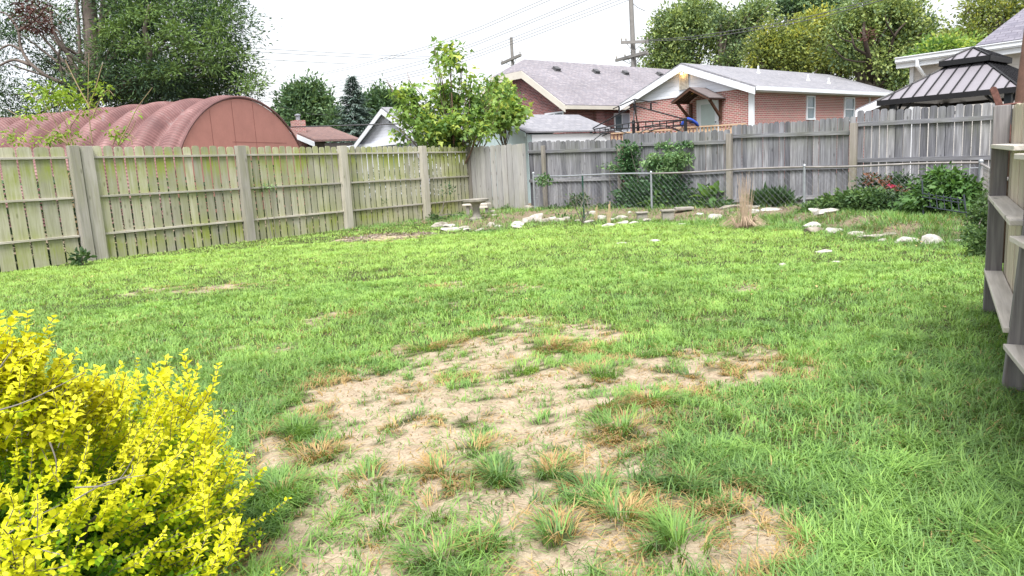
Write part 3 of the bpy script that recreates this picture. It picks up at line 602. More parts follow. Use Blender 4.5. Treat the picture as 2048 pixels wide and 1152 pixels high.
M['shing1'] = shingle('grey_brown_shingles', ((.23, .21, .23), (.29, .27, .29), (.18, .175, .2)))
M['shing2'] = shingle('pale_grey_shingles', ((.24, .24, .265), (.29, .285, .305), (.20, .20, .225)))
M['shing3'] = shingle('red_brown_shingles', ((.19, .12, .11), (.24, .155, .14), (.14, .10, .10)))
M['side_w'] = siding('white_lap_siding', (.76, .80, .88)); M['side_c'] = siding('cream_lap_siding', (.58, .56, .54), .22)
M['side_g'] = siding('pale_green_panel', (.42, .53, .55), .2, True); M['darkwood'] = plain('brown_stained_wood', (.09, .045, .03), .8, .3, 9)
M['hole'] = plain('dark_interior', (.02, .02, .022), .9, .1, 3); M['blind'] = siding('white_blind_slats', (.45, .48, .55), .07)
E1 = np.array([-.643, .766]); E2 = np.array([.766, .643])
class BL:
    """local frame: a along E1 (left and away), b along E2 (right and away)"""
    def __init__(s, o): s.o = np.array(o, float)
    def P(s, a, b, z): q = s.o+E1*a+E2*b; return V3(q, z)
    def box(s, mb, a0, a1, b0, b1, z0, z1, r=None): return mb.box(s.P(a0, b0, z0), V3(E1*(a1-a0), 0), V3(E2*(b1-b0), 0), Z*(z1-z0), r)
    def poly(s, mb, pts, ext, r=None): return mb.prism([s.P(*p) for p in pts], ext, r)
def onA(bl, x, y, b=0.): q = onl(x, y, bl.P(0, b, 0), E1); return (q[:2]-bl.o)@E1, q[2]     # on a wall running along E1
def onB(bl, x, y, a=0.): q = onl(x, y, bl.P(a, 0, 0), E2); return (q[:2]-bl.o)@E2, q[2]
def hit(px, py, p0, n): v = ray(px, py); o = np.array([0, 0, EYE]); return o+v*(((p0-o)@n)/(v@n))
def window(par, bl, side, k, c0, c1, z0, z1, out=.06, split='h', blind=False):
    """a window on a wall running along E1 (side 'A', at b=k) or E2 (side 'B', at a=k)"""
    mb = MB(); f = .075
    def bx(m, u0, u1, d0, d1, w0, w1): return bl.box(m, u0, u1, k-d1, k-d0, w0, w1) if side == 'A' else bl.box(m, k-d1, k-d0, u0, u1, w0, w1)
    bx(mb, c0-f, c1+f, -.02, out, z1, z1+f); bx(mb, c0-f, c1+f, -.02, out+.03, z0-f, z0); bx(mb, c0-f, c0, -.02, out, z0, z1); bx(mb, c1, c1+f, -.02, out, z0, z1)
    if split == 'h': bx(mb, c0, c1, -.02, out-.015, (z0+z1)/2-.025, (z0+z1)/2+.025)
    if split == 'v': bx(mb, (c0+c1)/2-.03, (c0+c1)/2+.03, -.02, out-.015, z0, z1)
    w = mb.build('window', M['white'], par); g = MB(); bx(g, c0, c1, -.02, .012, z0, z1); g.build('pane', M['glass'], w)
    if blind: g = MB(); bx(g, c0+(c1-c0)*.55, c1, .012, .022, z0, z1); g.build('blind', M['blind'], w)
    return w
def gable_roof(par, bl, W_, L, ze, zr, mat, ov=.35, rk=.3, th=.12, name='roof'):
    s = (zr-ze)/(W_/2); mb = MB()
    bl.poly(mb, [(-ov, -rk, ze-ov*s), (-ov, L+rk, ze-ov*s), (W_/2, L+rk, zr), (W_/2, -rk, zr)], Z*th)
    bl.poly(mb, [(W_/2, -rk, zr), (W_/2, L+rk, zr), (W_+ov, L+rk, ze-ov*s), (W_+ov, -rk, ze-ov*s)], Z*th)
    return mb.build(name, mat, par)
def rakeboards(par, bl, W_, ze, zr, w, mat, ov=.35, rk=.3, th=.04, name='fascia', drop=.0):
    s = (zr-ze)/(W_/2); mb = MB(); e = V3(-E2*th, 0)
    for sg in (0, 1):
        A = -ov if not sg else W_+ov; zA = ze-ov*s
        bl.poly(mb, [(A, -rk-.004, zA-w-drop), (A, -rk-.004, zA-drop), (W_/2, -rk-.004, zr-drop), (W_/2, -rk-.004, zr-w*1.05-drop)], e)
    return mb.build(name, mat, par)
# --- brick house with the white gable
h2 = BL((11.41, 34)); W2, L2 = 7.2, 14.6; _, zap = onA(h2, 1372, 130); ZE = 4.36
t2 = thing('brick_house', h2.P(W2/2, L2/2, 0), 'low red brick house with white gable siding, small door hood and grey roof', 'house')
mb = MB(); h2.box(mb, 0, W2, 0, L2, 0, ZE-.1); mb.build('wall', M['brick2'], t2)
mb = MB(); h2.poly(mb, [(-.02, -.05, ZE-.1), (W2+.02, -.05, ZE-.1), (W2/2, -.05, zap-.02)], V3(E2*.3, 0)); mb.build('gable_siding', M['side_w'], t2)
mb = MB(); h2.poly(mb, [(0, L2-.3, ZE-.1), (W2, L2-.3, ZE-.1), (W2/2, L2-.3, zap-.05)], V3(E2*.3, 0)); mb.build('gable_siding', M['side_w'], t2)
rf = gable_roof(t2, h2, W2, L2, ZE, zap, M['shing2'], .4, .35, .09)
rakeboards(t2, h2, W2, ZE, zap, .30, M['white'], .4, .35)
mb = MB(); sl_ = (zap-ZE)/(W2/2); h2.box(mb, -.52, -.402, -.3, L2+.3, ZE-.4*sl_-.12, ZE-.4*sl_+.06); mb.build('gutter', M['white'], t2)
mb = MB(); h2.box(mb, -.4, 0, -.04, L2+.1, ZE-.4*sl_-.16, ZE-.4*sl_-.12); mb.build('soffit', M['white'], t2)
mb = MB(); h2.box(mb, -.10, .0, -.06, .10, 0, ZE-.3); h2.box(mb, 0.001, .12, -.06, -.002, 0, ZE-.3); mb.build('corner_trim', M['white'], t2)
b_, _ = onB(h2, 1738, 195); mb = MB(); h2.box(mb, -.07, -.002, b_-.04, b_+.04, 1.0, ZE-.35); mb.build('downspout', M['white'], t2)
for x0, x1, yt, yb in ((1613.5, 1627, 194, 237), (1689, 1706, 197, 240)):
    c0, z1 = onB(h2, x0, yt); c1, z0 = onB(h2, x1, yb); window(t2, h2, 'B', 0, c0, c1, z0, z1)
nsl = unit(np.cross(V3(E2, 0), h2.P(W2/2, 0, zap)-h2.P(0, 0, ZE))); nsl = nsl if nsl[2] > 0 else -nsl
for x, y, hh in ((1516.5, 146, .36), (1616, 161, .3), (1657, 167, .3)):
    q = hit(x, y, h2.P(0, 0, ZE+.09), nsl); mb = MB(); mb.tube([q-Z*.05, q+Z*hh], .045, 8); mb.lathe(q-Z*.03, [(.12, 0), (.07, .1), (.05, .12)], 10); mb.build('vent_pipe', M['white'], rf)
# gable vent and lamp
a0, z1 = onA(h2, 1362, 150); a1, z0 = onA(h2, 1378, 178); a0, a1 = sorted((a0, a1)); mb = MB(); h2.box(mb, a0, a1, -.075, -.05, z0, z1)
for k in range(12): z = z0+(z1-z0)*(k+.5)/12; h2.box(mb, a0+.02, a1-.02, -.13, -.075, z-.014, z+.014)
for a_ in (a0-.04, a1): h2.box(mb, a_, a_+.04, -.12, -.05, z0, z1)
mb.build('gable_vent', M['trim'], t2)
q0 = h2.P((a0+a1)/2, -.05, z1+.14); mb = MB(); mb.tube([q0, q0+V3(-E2*.16, .05), q0+V3(-E2*.22, -.02)], .02, 6); mb.lathe(q0+V3(-E2*.22, -.06), [(.09, -.03), (.04, .05)], 10); lf = mb.build('lamp', M['iron'], t2)
M['bulb'] = plain('lit_bulb', (1, .8, .5), .5, .05, 3, emit=((1, .62, .25), 9)); mb = MB(); mb.lathe(q0+V3(-E2*.22, -.15), [(.015, 0), (.05, .02), (.055, .06), (.02, .09)], 10); mb.build('bulb', M['bulb'], lf)
ll = bpy.data.lights.new('lamp_light', 'POINT'); ll.energy = 1.0; ll.color = (1, .6, .25); ll.shadow_soft_size = .06; lo = bpy.data.objects.new('lamp_light', ll); COL.objects.link(lo); lo.location = q0+V3(-E2*.30, -.22)
# door
a1, zt = onA(h2, 1394, 201); a0, _ = onA(h2, 1438, 201); zb = 1.9
mb = MB(); h2.box(mb, a0, a0+.09, -.05, .02, zb, zt); h2.box(mb, a1-.09, a1, -.05, .02, zb, zt); h2.box(mb, a0, a1, -.055, .02, zt-.1, zt); df = mb.build('door_frame', M['white'], t2)
mb = MB(); h2.box(mb, a0+.09, a1-.09, -.02, .02, zb, zt-.1); dd = mb.build('door', M['white'], t2)
M['pgl'] = plain('pale_door_glass', (.46, .55, .55), .25, .08, 3, spec=.5, bstr=0); mb = MB(); h2.box(mb, a0+.24, a1-.24, -.03, -.02, zb+.2, zt-.24); mb.build('pane', M['pgl'], dd)
mb = MB(); q = h2.P(a0+.16, -.06, zb+.95); mb.lathe(q, [(.03, 0), (.03, .06)], 8); mb.build('handle', M['iron'], dd)
# door hood on brackets
hm, hz = onA(h2, 1413, 177); hw = .98; pr = 1.25; he = hz-.52; M['hoodroof'] = plain('brown_grey_hood_roofing', (.13, .11, .11), .9, .2, 4)
mb = MB()
for sg in (-1, 1): h2.poly(mb, [(hm, -pr-.12, hz), (hm, -.055, hz), (hm+sg*(hw+.12), -.055, he-.06), (hm+sg*(hw+.12), -pr-.12, he-.06)], Z*.04)
hd = mb.build('door_hood', M['hoodroof'], t2)
mb = MB()
for sg in (-1, 1):
    h2.poly(mb, [(hm, -pr-.10, hz-.02), (hm+sg*(hw+.08), -pr-.10, he-.06), (hm+sg*(hw+.08), -pr-.10, he-.15), (hm, -pr-.10, hz-.13)], V3(E2*.05, 0))
    h2.box(mb, hm+sg*hw-.05, hm+sg*hw+.05, -pr, -.06, he-.12, he-.035)
    h2.box(mb, hm+sg*hw*.86-.06, hm+sg*hw*.86+.06, -.16, -.056, he-1.05, he-.125)
    p0 = h2.P(hm+sg*hw*.86, -.13, he-.95); p1 = h2.P(hm+sg*hw*.92, -pr+.12, he-.13); d_ = unit(p1-p0); mb.box(p0-V3(E1*.05, 0), V3(E1*.1, 0), (p1-p0), np.cross(V3(E1, 0), d_)*.1)
    for k in range(5): b = -pr+.1+k*.24; h2.poly(mb, [(hm, b, hz-.03), (hm+sg*hw, b, he-.04), (hm+sg*hw, b, he-.1), (hm, b, hz-.1)], V3(E2*.035, 0))
mb.build('bracket', M['darkwood'], hd)
mb = MB(); q = h2.P(hm, -pr+.1, hz-.14); mb.tube([q+Z*.05]+[q+np.array([.05*math.sin(t), 0, -.07+.07*math.cos(t)]) for t in np.linspace(0, 4.2, 8)], .012, 6); mb.build('hook', plain('brass_hook', (.6, .35, .08), .4, .1, 3, metal=.6), hd)
# --- brick house with the clipped gable
h1 = BL((3.5, 41)); W1 = 9.6; ZE1 = 4.42; S1 = .657; ZR1 = ZE1+S1*4.8; L1 = 17
best = min(np.linspace(.4, 3.5, 60), key=lambda s: abs(project(h1.P(4.8, s, ZR1))[0]-1047)); HS = float(best)
t1 = thing('brick_house', h1.P(4.8, L1/2, 0), 'dark red brick house with a broad clipped grey shingle roof and cream trim', 'house')
mb = MB(); h1.box(mb, .5, 9.1, .4, L1-.4, 0, ZE1+.0)
h1.poly(mb, [(.5, .4, ZE1), (9.1, .4, ZE1), (9.1, .4, ZE1+.33-.12), (6.13, .4, 6.60), (3.47, .4, 6.60), (.5, .4, ZE1+.33-.12)], V3(E2*.3, 0)); mb.build('wall', M['brick1'], t1)
mb = MB(); d = -Z*.1
h1.poly(mb, [(0, 0, ZE1), (0, L1, ZE1), (4.8, L1, ZR1), (4.8, HS, ZR1), (3.47, 0, 6.7)], Z*.1)
h1.poly(mb, [(9.6, 0, ZE1), (6.13, 0, 6.7), (4.8, HS, ZR1), (4.8, L1, ZR1), (9.6, L1, ZE1)], Z*.1)
h1.poly(mb, [(3.47, 0, 6.7), (6.13, 0, 6.7), (4.8, HS, ZR1)], Z*.1); r1 = mb.build('roof', M['shing1'], t1)
mb = MB(); e = V3(-E2*.05, 0); fwid = .42
h1.poly(mb, [(0, -.004, ZE1-fwid+.1), (0, -.004, ZE1+.06), (3.47, -.004, 6.76), (3.47, -.004, 6.76-fwid)], e)
h1.poly(mb, [(9.6, -.004, ZE1-fwid+.1), (9.6, -.004, ZE1+.06), (6.13, -.004, 6.76), (6.13, -.004, 6.76-fwid)], e)
h1.poly(mb, [(3.472, -.004, 6.76-fwid), (3.472, -.004, 6.76), (6.128, -.004, 6.76), (6.128, -.004, 6.76-fwid)], e); mb.build('fascia', M['trim'], t1)
mb = MB(); h1.box(mb, -.13, -.003, 0, L1, ZE1-.16, ZE1+.04); h1.box(mb, 0, .5, 0.0, L1, ZE1-.1, ZE1-.004); mb.build('gutter', M['trim'], t1)
ns1 = unit(np.cross(V3(E2, 0), h1.P(4.8, 0, ZR1)-h1.P(0, 0, ZE1))); ns1 = ns1 if ns1[2] > 0 else -ns1
up1 = unit(h1.P(4.8, 0, ZR1)-h1.P(0, 0, ZE1))
for x, y in ((1113, 140), (1192, 145), (1250.5, 147.5), (1319, 150)):
    q = hit(x, y, h1.P(0, 0, ZE1+.1), ns1); mb = MB(); mb.box(q-V3(E2*.2, 0)-up1*.15, V3(E2*.4, 0), up1*.34, ns1*.16); mb.box(q-V3(E2*.26, 0)-up1*.2, V3(E2*.52, 0), up1*.42, ns1*.03+ns1*.0); mb.build('roof_vent', plain('dark_vent_metal', (.085, .085, .09), .6, .2, 5), r1)
a0, z1 = onA(h1, 1126, 225, .4); a1, z0 = onA(h1, 1093, 240, .4); window(t1, h1, 'A', .4, a0, a1, z0, z1, split='v')
c0, z1 = onB(h1, 1229, 229, .5); c1, z0 = onB(h1, 1258, 262, .5); window(t1, h1, 'B', .5, c0, c1, z0, z1, split='v', blind=True)
c0, _ = onB(h1, 1192, 240, .3); c1, _ = onB(h1, 1208, 240, .3); mb = MB(); h1.box(mb, .25, .499, c0, c1, 0, ZE1-.1); mb.build('pier', M['brick1'], t1)
# --- shed
ap = np.array([-.4, 26.]); hw = 1.81; sh = BL(ap-E1*hw); zr, ze = 3.10, 2.40; LS = 4.3
ts = thing('garden_shed', sh.P(hw, LS/2, 0), 'pale blue green shed with a grey shingle roof rising above the corner boards', 'shed')
mb = MB(); sh.box(mb, .1, 2*hw-.1, .12, LS-.1, 0, ze-.06); sh.poly(mb, [(.1, .12, ze-.06), (2*hw-.1, .12, ze-.06), (hw, .12, zr-.06)], V3(E2*.1, 0)); mb.build('wall', M['side_g'], ts)
mb = MB(); sh.box(mb, .06, .099, .3, LS-.1, 0, ze-.08); mb.build('side_panel', M['white'], ts)
gable_roof(ts, sh, 2*hw, LS, ze, zr, M['shing2'], .05, .08, .05); rakeboards(ts, sh, 2*hw, ze, zr, .12, M['side_g'], .05, .08, .03)
# --- distant cottage with a chimney
hc = BL(np.array([D(638, 291, 46)[0], 46.])); zc = D(638, 291, 46)[2]+.25
apx = min(((w, h) for w in np.linspace(1.5, 8, 60) for h in np.linspace(.3, 5, 60)), key=lambda q: sum((np.array(project(hc.P(q[0], 0, zc+q[1])))-np.array([577, 257]))**2)); 
LC = min(np.linspace(2, 12, 80), key=lambda L: abs(project(hc.P(apx[0], L, zc+apx[1]))[0]-650))
tcot = thing('cottage', hc.P(apx[0], LC/2, 0), 'small distant house with a red brown roof and brick chimney beside the red hut', 'house')
mb = MB(); hc.box(mb, .2, 2*apx[0]-.2, .5, LC-.2, 0, zc-.1); hc.poly(mb, [(.2, .5, zc-.1), (2*apx[0]-.2, .5, zc-.1), (apx[0], .5, zc+apx[1]-.12)], V3(E2*.2, 0)); mb.build('wall', plain('dark_taupe_wall', (.20, .17, .16), .9, .15, 3), tcot)  # wall has a dark taupe base colour
rc_ = gable_roof(tcot, hc, 2*apx[0], LC, zc, zc+apx[1], M['shing3'], .05, .3, .12); rakeboards(tcot, hc, 2*apx[0], zc, zc+apx[1], .30, M['white'], .1, .32)
q = D(604, 262, 47.5); mb = MB(); mb.box(q-np.array([.38, 0, 1.3]), V3(E1*-.7, 0)*-1, V3(E2*.7, 0), Z*2.0); ch = mb.build('chimney', M['brick2'], rc_)
mb = MB(); mb.lathe(q+np.array([-.3, .45, .7]), [(.14, 0), (.14, .28), (.2, .3), (.2, .36), (.05, .42)], 12); mb.build('cap', M['galv'], ch)
q = D(631, 262, 50); mb = MB(); mb.box(q-np.array([.3, 0, 1.3]), V3(E1*.5, 0), V3(E2*.5, 0), Z*1.55); mb.build('chimney', plain('tan_brick', (.38, .25, .18), .9, .2, 12), rc_)
# --- white cottage behind the maple
hwv = BL(np.array([D(880, 283, 40)[0], 40.])); zw = D(725, 279, 44)[2]
hwv = BL(np.array([D(845, 280, 38)[0], 38.])); zw = 3.05
g = min(((w, h) for w in np.linspace(1.5, 6, 50) for h in np.linspace(.8, 5, 60)), key=lambda q: sum((np.array(project(hwv.P(q[0], 0, zw+q[1])))-np.array([772, 219]))**2))
tw = thing('cottage', hwv.P(g[0], 3, 0), 'white sided house with a steep gable and small louvre vent behind the leafy maple', 'house')
mb = MB(); hwv.box(mb, 0, 2*g[0], .05, 7, 0, zw); hwv.poly(mb, [(0, .05, zw), (2*g[0], .05, zw), (g[0], .05, zw+g[1]-.05)], V3(E2*.3, 0)); mb.build('wall', siding('white_siding_fine', (.68, .70, .78), .16), tw)
gable_roof(tw, hwv, 2*g[0], 7, zw, zw+g[1], M['shing2'], .25, .25, .1); rakeboards(tw, hwv, 2*g[0], zw, zw+g[1], .26, M['white'], .25, .27)
a0, z1 = onA(hwv, 787, 238); a1, z0 = onA(hwv, 779, 246); a0, a1 = sorted((a0, a1)); mb = MB(); hwv.box(mb, a0-.05, a1+.05, -.03, .049, z0-.05, z1+.05); v = mb.build('gable_vent', M['white'], tw)
mb = MB(); [hwv.box(mb, a0, a1, -.05, -.031, z0+(z1-z0)*(k+.2)/4, z0+(z1-z0)*(k+.75)/4) for k in range(4)]; mb.build('louvre', M['iron'], v)
mb = MB(); hwv.box(mb, -.3, 2*g[0]+2.2, -.12, .049, zw-.22, zw); hwv.poly(mb, [(2*g[0]-.4, -.2, zw-.22), (2*g[0]+2.4, -.2, zw-.22), (2*g[0]+2.4, -.2, zw-.12), (2*g[0]-.4, -.2, zw+.02)], V3(E2*3, 0)); mb.build('porch_roof', M['white'], tw)
for x0, x1 in ((753, 768), (775, 791)):
    a1, z1 = onA(hwv, x0, 288); a0, _ = onA(hwv, x1, 288); window(tw, hwv, 'A', .05, a0, a1, 1.6, z1, split='h')
# --- white house with a gutter at the far right
h3 = BL(np.array([D(1793, 122, 25)[0], 25.])-E1*8.0); zg = D(1793, 124, 25)[2]
t3 = thing('white_house', h3.P(4, 3, 0), 'cream sided house with a pale gutter and downspout behind the metal gazebo', 'house')
ac, _ = onA(h3, 1821, 170, .45); mb = MB(); h3.box(mb, -1, ac, .45, 8, 0, zg-.1); mb.build('wall', M['side_c'], t3)
mb = MB(); h3.box(mb, ac-.1, ac+.02, .40, .449, 0, zg-.12); mb.build('corner_trim', M['white'], t3)
mb = MB(); h3.poly(mb, [(-1, .0, zg+.0), (8, 0, zg), (8, 0, zg+.07), (8, -.1, zg+.15), (-1, -.1, zg+.15), (-1, 0, zg+.07)][:4]+[(-1, 0, zg+.07)], V3(-E2*.001, 0)) if 0 else None
h3.box(mb, -1, 8, -.13, -.02, zg-.02, zg+.10); h3.box(mb, -1, 8, -.16, -.02, zg+.101, zg+.13); h3.box(mb, -1, 8, -.10, -.02, zg-.06, zg-.021); mb.build('gutter', M['white'], t3)
mb = MB(); h3.box(mb, -1, 8, -.019, .02, zg-.22, zg+.10); h3.box(mb, -1, 7.95, .02, .449, zg-.2, zg-.17); mb.build('soffit', M['white'], t3)
mb = MB(); ar = onA(h3, 1950, 100)[0]; h3.poly(mb, [(ar, .02, zg+.11), (-1, .02, zg+.11), (-1, 3.2, zg+2.3), (ar-1.6, 3.2, zg+2.3)], Z*.06); h3.poly(mb, [(8, 0, zg+.08), (ar-.5, 0, zg+.08), (ar-.5, 4, zg+.12), (8, 4, zg+.12)], Z*.04); mb.build('roof', shingle('violet_grey_shingles', ((.19, .18, .22), (.23, .22, .26), (.15, .145, .18))), t3)
ad, _ = onA(h3, 1836, 140, .0); mb = MB(); mb.tube([h3.P(ad, -.08, zg), h3.P(ad, -.08, zg-.22), h3.P(ad-.1, .2, zg-.5), h3.P(ad-.14, .38, zg-.6), h3.P(ad-.14, .38, 0)], .06, 8); mb.build('downspout', M['white'], t3)
# --- low wing with a white rake board
p0 = D(1712, 221, 27); hgq = BL(p0[:2]-E1*7); q1 = onl(1830, 168, p0, E1); a1 = (q1[:2]-hgq.o)@E1
sg = (q1[2]-p0[2])/(7-a1)
tg = thing('garage', hgq.P(3.5, 2, 0), 'cream garage gable with a white rake board between brick house and gazebo', 'garage')
zz0 = p0[2]; mb = MB(); hgq.poly(mb, [(0.0, 0.3, 0), (6.7, .3, 0), (6.7, .3, zz0-.35), (3.5, .3, zz0+3.2*sg-.35), (0, .3, zz0-.35)], V3(E2*4, 0)); mb.build('wall', M['side_c'], tg)
mb = MB(); hgq.poly(mb, [(7, 0, zz0), (3.5, 0, zz0+3.5*sg), (3.5, 5, zz0+3.5*sg), (7, 5, zz0)], Z*.06); hgq.poly(mb, [(3.5, 0, zz0+3.5*sg), (0, 0, zz0), (0, 5, zz0), (3.5, 5, zz0+3.5*sg)], Z*.06); mb.build('roof', M['shing2'], tg)
mb = MB(); hgq.poly(mb, [(7, -.003, zz0-.24), (7, -.003, zz0), (3.5, -.003, zz0+3.5*sg), (3.5, -.003, zz0+3.5*sg-.26)], V3(-E2*.04, 0)); mb.build('fascia', M['white'], tg)
# --- metal gazebo, two tier standing seam roof
Lg = D(1755, 203, 19.)[:2]; ze = D(1755, 203, 19.)[2]; Ng = onl(2039, 174, V3(Lg, 0), -E1)[:2]; wl = np.linalg.norm(Ng-Lg); gb = BL(Ng); wd = 4.1
tz = thing('gazebo', gb.P(wl/2, wd/2, 0), 'black framed gazebo with a two tier standing seam metal roof beyond the grey fence', 'gazebo')
M['seam'] = plain('brown_grey_metal_sheet', (.24, .225, .25), .38, .06, 2, metal=.15, bstr=.03, spec=.5)
ca, cb_ = wl/2, wd/2; zt = D(1919, 138, 20)[2]; zp = D(1975, 111, 20.8)[2]
def tier(ha, hb, ta, tb, z0, z1, nm, par):
    c = [(-1, -1), (1, -1), (1, 1), (-1, 1)]; B = [gb.P(ca+i*ha, cb_+j*hb, z0) for i, j in c]; U = [gb.P(ca+i*ta, cb_+j*tb, z1) for i, j in c]
    mb = MB(); mb.add(B+U+[b-Z*.03 for b in B]+[u-Z*.03 for u in U], [(0, 1, 5, 4)[::-1], (1, 2, 6, 5)[::-1], (2, 3, 7, 6)[::-1], (3, 0, 4, 7)[::-1], (8, 9, 13, 12), (9, 10, 14, 13), (10, 11, 15, 14), (11, 8, 12, 15), (0, 1, 9, 8), (1, 2, 10, 9), (2, 3, 11, 10), (3, 0, 8, 11), (4, 7, 6, 5)]); o = mb.build(nm, M['seam'], par)
    mb = MB()
    for k in range(4):
        b0, b1, u0_, u1_ = B[k], B[(k+1) % 4], U[k], U[(k+1) % 4]; e = b1-b0; L = np.linalg.norm(e); e /= L; cl = (u0_-b0)@e; cr2 = (u1_-b0)@e; n = unit(np.cross(e, u0_-b0)); n = n if n[2] > 0 else -n
        sup = unit((u0_-b0)-e*((u0_-b0)@e)); hh = (u0_-b0)@sup; ns = max(3, int(L/.27))
        for i in range(1, ns):
            s = L*i/ns; f = min(1, s/max(cl, 1e-3), (L-s)/max(L-cr2, 1e-3)); p = b0+e*s; mb.box(p-e*.012, e*.024, sup*hh*f, n*.035)
        mb.tube([b0+n*.01, u0_+n*.01], .03, 5)
    mb.build('seam', M['black'], o); mb = MB()
    for k in range(4): a, b = B[k], B[(k+1) % 4]; o2 = unit(np.cross(b-a, Z)); mb.box(a-Z*.11-o2*.02, b-a, o2*.04, Z*.13)
    mb.build('fascia', M['black'], o); return o
tier(wl/2, wd/2, wl/2*.26, wd/2*.30, ze, zt+.0, 'lower_roof', tz)
ur = tier(wl/2*.36, wd/2*.40, .02, wd/2*.12, zt+.10, zp, 'upper_roof', tz)
mb = MB(); gb.box(mb, ca-wl*.125, ca+wl*.125, cb_-wd*.14, cb_+wd*.14, zt-.05, zt+.12); mb.build('vent_collar', M['black'], tz)
mb = MB(); gb.box(mb, .2, wl-.2, .2, wd-.2, ze-.03, ze-.01); mb.build('ceiling', M['black'], tz)
for i in (0, 1):
    for j in (0, 1):
        a, b = (.28 if not i else wl-.28), (.28 if not j else wd-.28); mb = MB(); gb.box(mb, a-.07, a+.07, b-.07, b+.07, 0, ze-.035)
        for s_, dv in ((1-2*i, E1), (1-2*j, E2)): p = gb.P(a, b, ze-.55); q = p+V3(dv*s_*.5, .5); mb.tube([p, q], .035, 4)
        mb.build('post', M['iron'], tz)
# --- frame of a canopy without its cloth
cn = {'L': (3.2, 27.), 'B': (4.12, 23.4), 'R': (5.85, 23.75), 'N': (4.98, 27.35)}; zbm = 2.47; tp = thing('canopy_frame', (4.5, 25.3, 0), 'bare black metal canopy frame with arched braces above the grey fence', 'canopy frame')
for k, c in cn.items():
    for dx in (0,): mb = MB(); mb.box(np.array([c[0]-.045, c[1]-.045, 0]), (.09, 0, 0), (0, .09, 0), Z*(zbm+.06)); mb.build('post', M['black'], tp)
apx_ = np.array([4.52, 25.35, 3.34])
for a, b in (('L', 'B'), ('B', 'R'), ('R', 'N'), ('N', 'L')):
    A, B = V3(cn[a], zbm), V3(cn[b], zbm); mb = MB(); mb.tube([A, B], .022, 5)
    arc = [A+(B-A)*t-Z*(.44-.30*math.sin(math.pi*t)) for t in np.linspace(0, 1, 13)]; mb.tube(arc, .017, 5); mb.tube([A-Z*.16, B-Z*.16], .015, 5)
    for t in np.linspace(.1, .9, 7): mb.tube([A+(B-A)*t, A+(B-A)*t-Z*(.16 if int(t*10) % 2 else .44-.30*math.sin(math.pi*t))], .014, 4)
    mb.build('brace', M['black'], tp)
for k, c in cn.items():
    A = V3(c, zbm+.02)+(V3(c, zbm)-apx_)*np.array([.12, .12, 0])-Z*.08; mb = MB(); lowap = apx_-Z*.22; mb.tube([A, lowap], .024, 5)
    B = apx_+(A-apx_)*.42+Z*.16; mb.tube([apx_, B], .02, 5); C_ = lowap+(A-lowap)*.3; mb.tube([C_, C_+Z*.24], .03, 4); mb.build('rafter', M['black'], tp)
mb = MB(); mb.tube([apx_-Z*.24, apx_+Z*.01], .03, 6); mb.build('finial', M['black'], tp)
# --- tan deck railing
M['deck'] = plain('new_tan_deck_wood', (.42, .29, .19), .8, .2, 6)
def railing(x0, y0, x1, y1, d, e, label):
    A = D(x0, y0, d); B = onl(x1, y1, A, e); B[2] = (B[2]+A[2])/2; A[2] = B[2]; L = np.linalg.norm(B-A); t = thing('deck_railing', (A[0], A[1], 0), label, 'railing')
    mb = MB(); n_ = np.array([-e[1], e[0]]); u_ = unit(B-A); mb.box(A-V3(n_*.07, .04), B-A, V3(n_*.14, 0), Z*.045); mb.build('top_board', M['deck'], t)
    mb = MB(); m = int(L/.13); [mb.box(A+u_*(i*.13)-V3(n_*.015, 1.15), u_*.075, V3(n_*.03, 0), Z*1.1) for i in range(m)]; mb.build('baluster', M['deck'], t)
railing(1352, 252, 1492, 250, 27.5, unit((1, -.12)), 'tan wooden deck railing in front of the white gable house, right run under the door')
railing(1222, 268, 1350, 256, 26.8, unit((1, -.25)), 'lower tan wooden deck railing seen through the black canopy frame')
# folded blue cover lying on the deck railing
c0 = D(1378, 249, 27.4); n = 10; mb = MB()
pts = [c0+np.array([dx, 0, z]) for dx, z in ((-.28, -.06), (-.2, .14), (-.05, .2), (.1, .13), (.26, .02), (.34, -.08))]
for k in range(4): mb.tube([p+np.array([0, k*.06-.1, random.uniform(-.02, .02)]) for p in pts], [.03, .055, .06, .05, .045, .02], 7)
T(mb.build('tarpaulin', plain('blue_cloth', (.02, .06, .35), .7, .2, 9), smooth=True), 'crumpled blue tarpaulin lying at the end of the tan deck railing', 'tarpaulin')
# --- red corrugated hut
AXD = unit((math.sin(math.radians(-72)), math.cos(math.radians(-72)))); ap = D(482, 196, 30.); Rh = 4.5; zc_ = ap[2]-Rh; PN = np.array([-AXD[1], AXD[0]]); PN = PN if PN[1] > 0 else -PN
th_ = thing('quonset_hut', (ap[0], ap[1], 0), 'red barrel roofed metal hut with bulging corrugated sections behind the left fence', 'hut')
def hutmat():
    m = NM('red_painted_corrugated_metal'); u_ = m.uv(); n = m.noise(m.pos(), 1.1, 5, .6); n2 = m.noise(m.pos(), 5, 4)
    c = m.ramp(n, [(.3, (.14, .072, .072)), (.55, (.22, .112, .108)), (.75, (.34, .20, .195))])
    c = m.mix(m.math('MULTIPLY', m.ramp(n2, [(.56, 0.), (.68, 1.)]), m.ramp(n, [(.5, 0.), (.62, .8)])), c, (.26, .22, .22))
    q = m.attr(); w = m.math('SINE', m.math('MULTIPLY', q, 2*math.pi*110)); c = m.mix(m.ramp(w, [(0, .35), (.5, 0.)]), c, (.09, .045, .043))
    return m.finish(c, .55, w, .5, .02, spec=.3)
NS, seg, NA = 11, 1.5, 90; sub = 12; rows = NS*sub+1; ang = np.linspace(-.02, math.pi+.02, NA); co = []; av = []
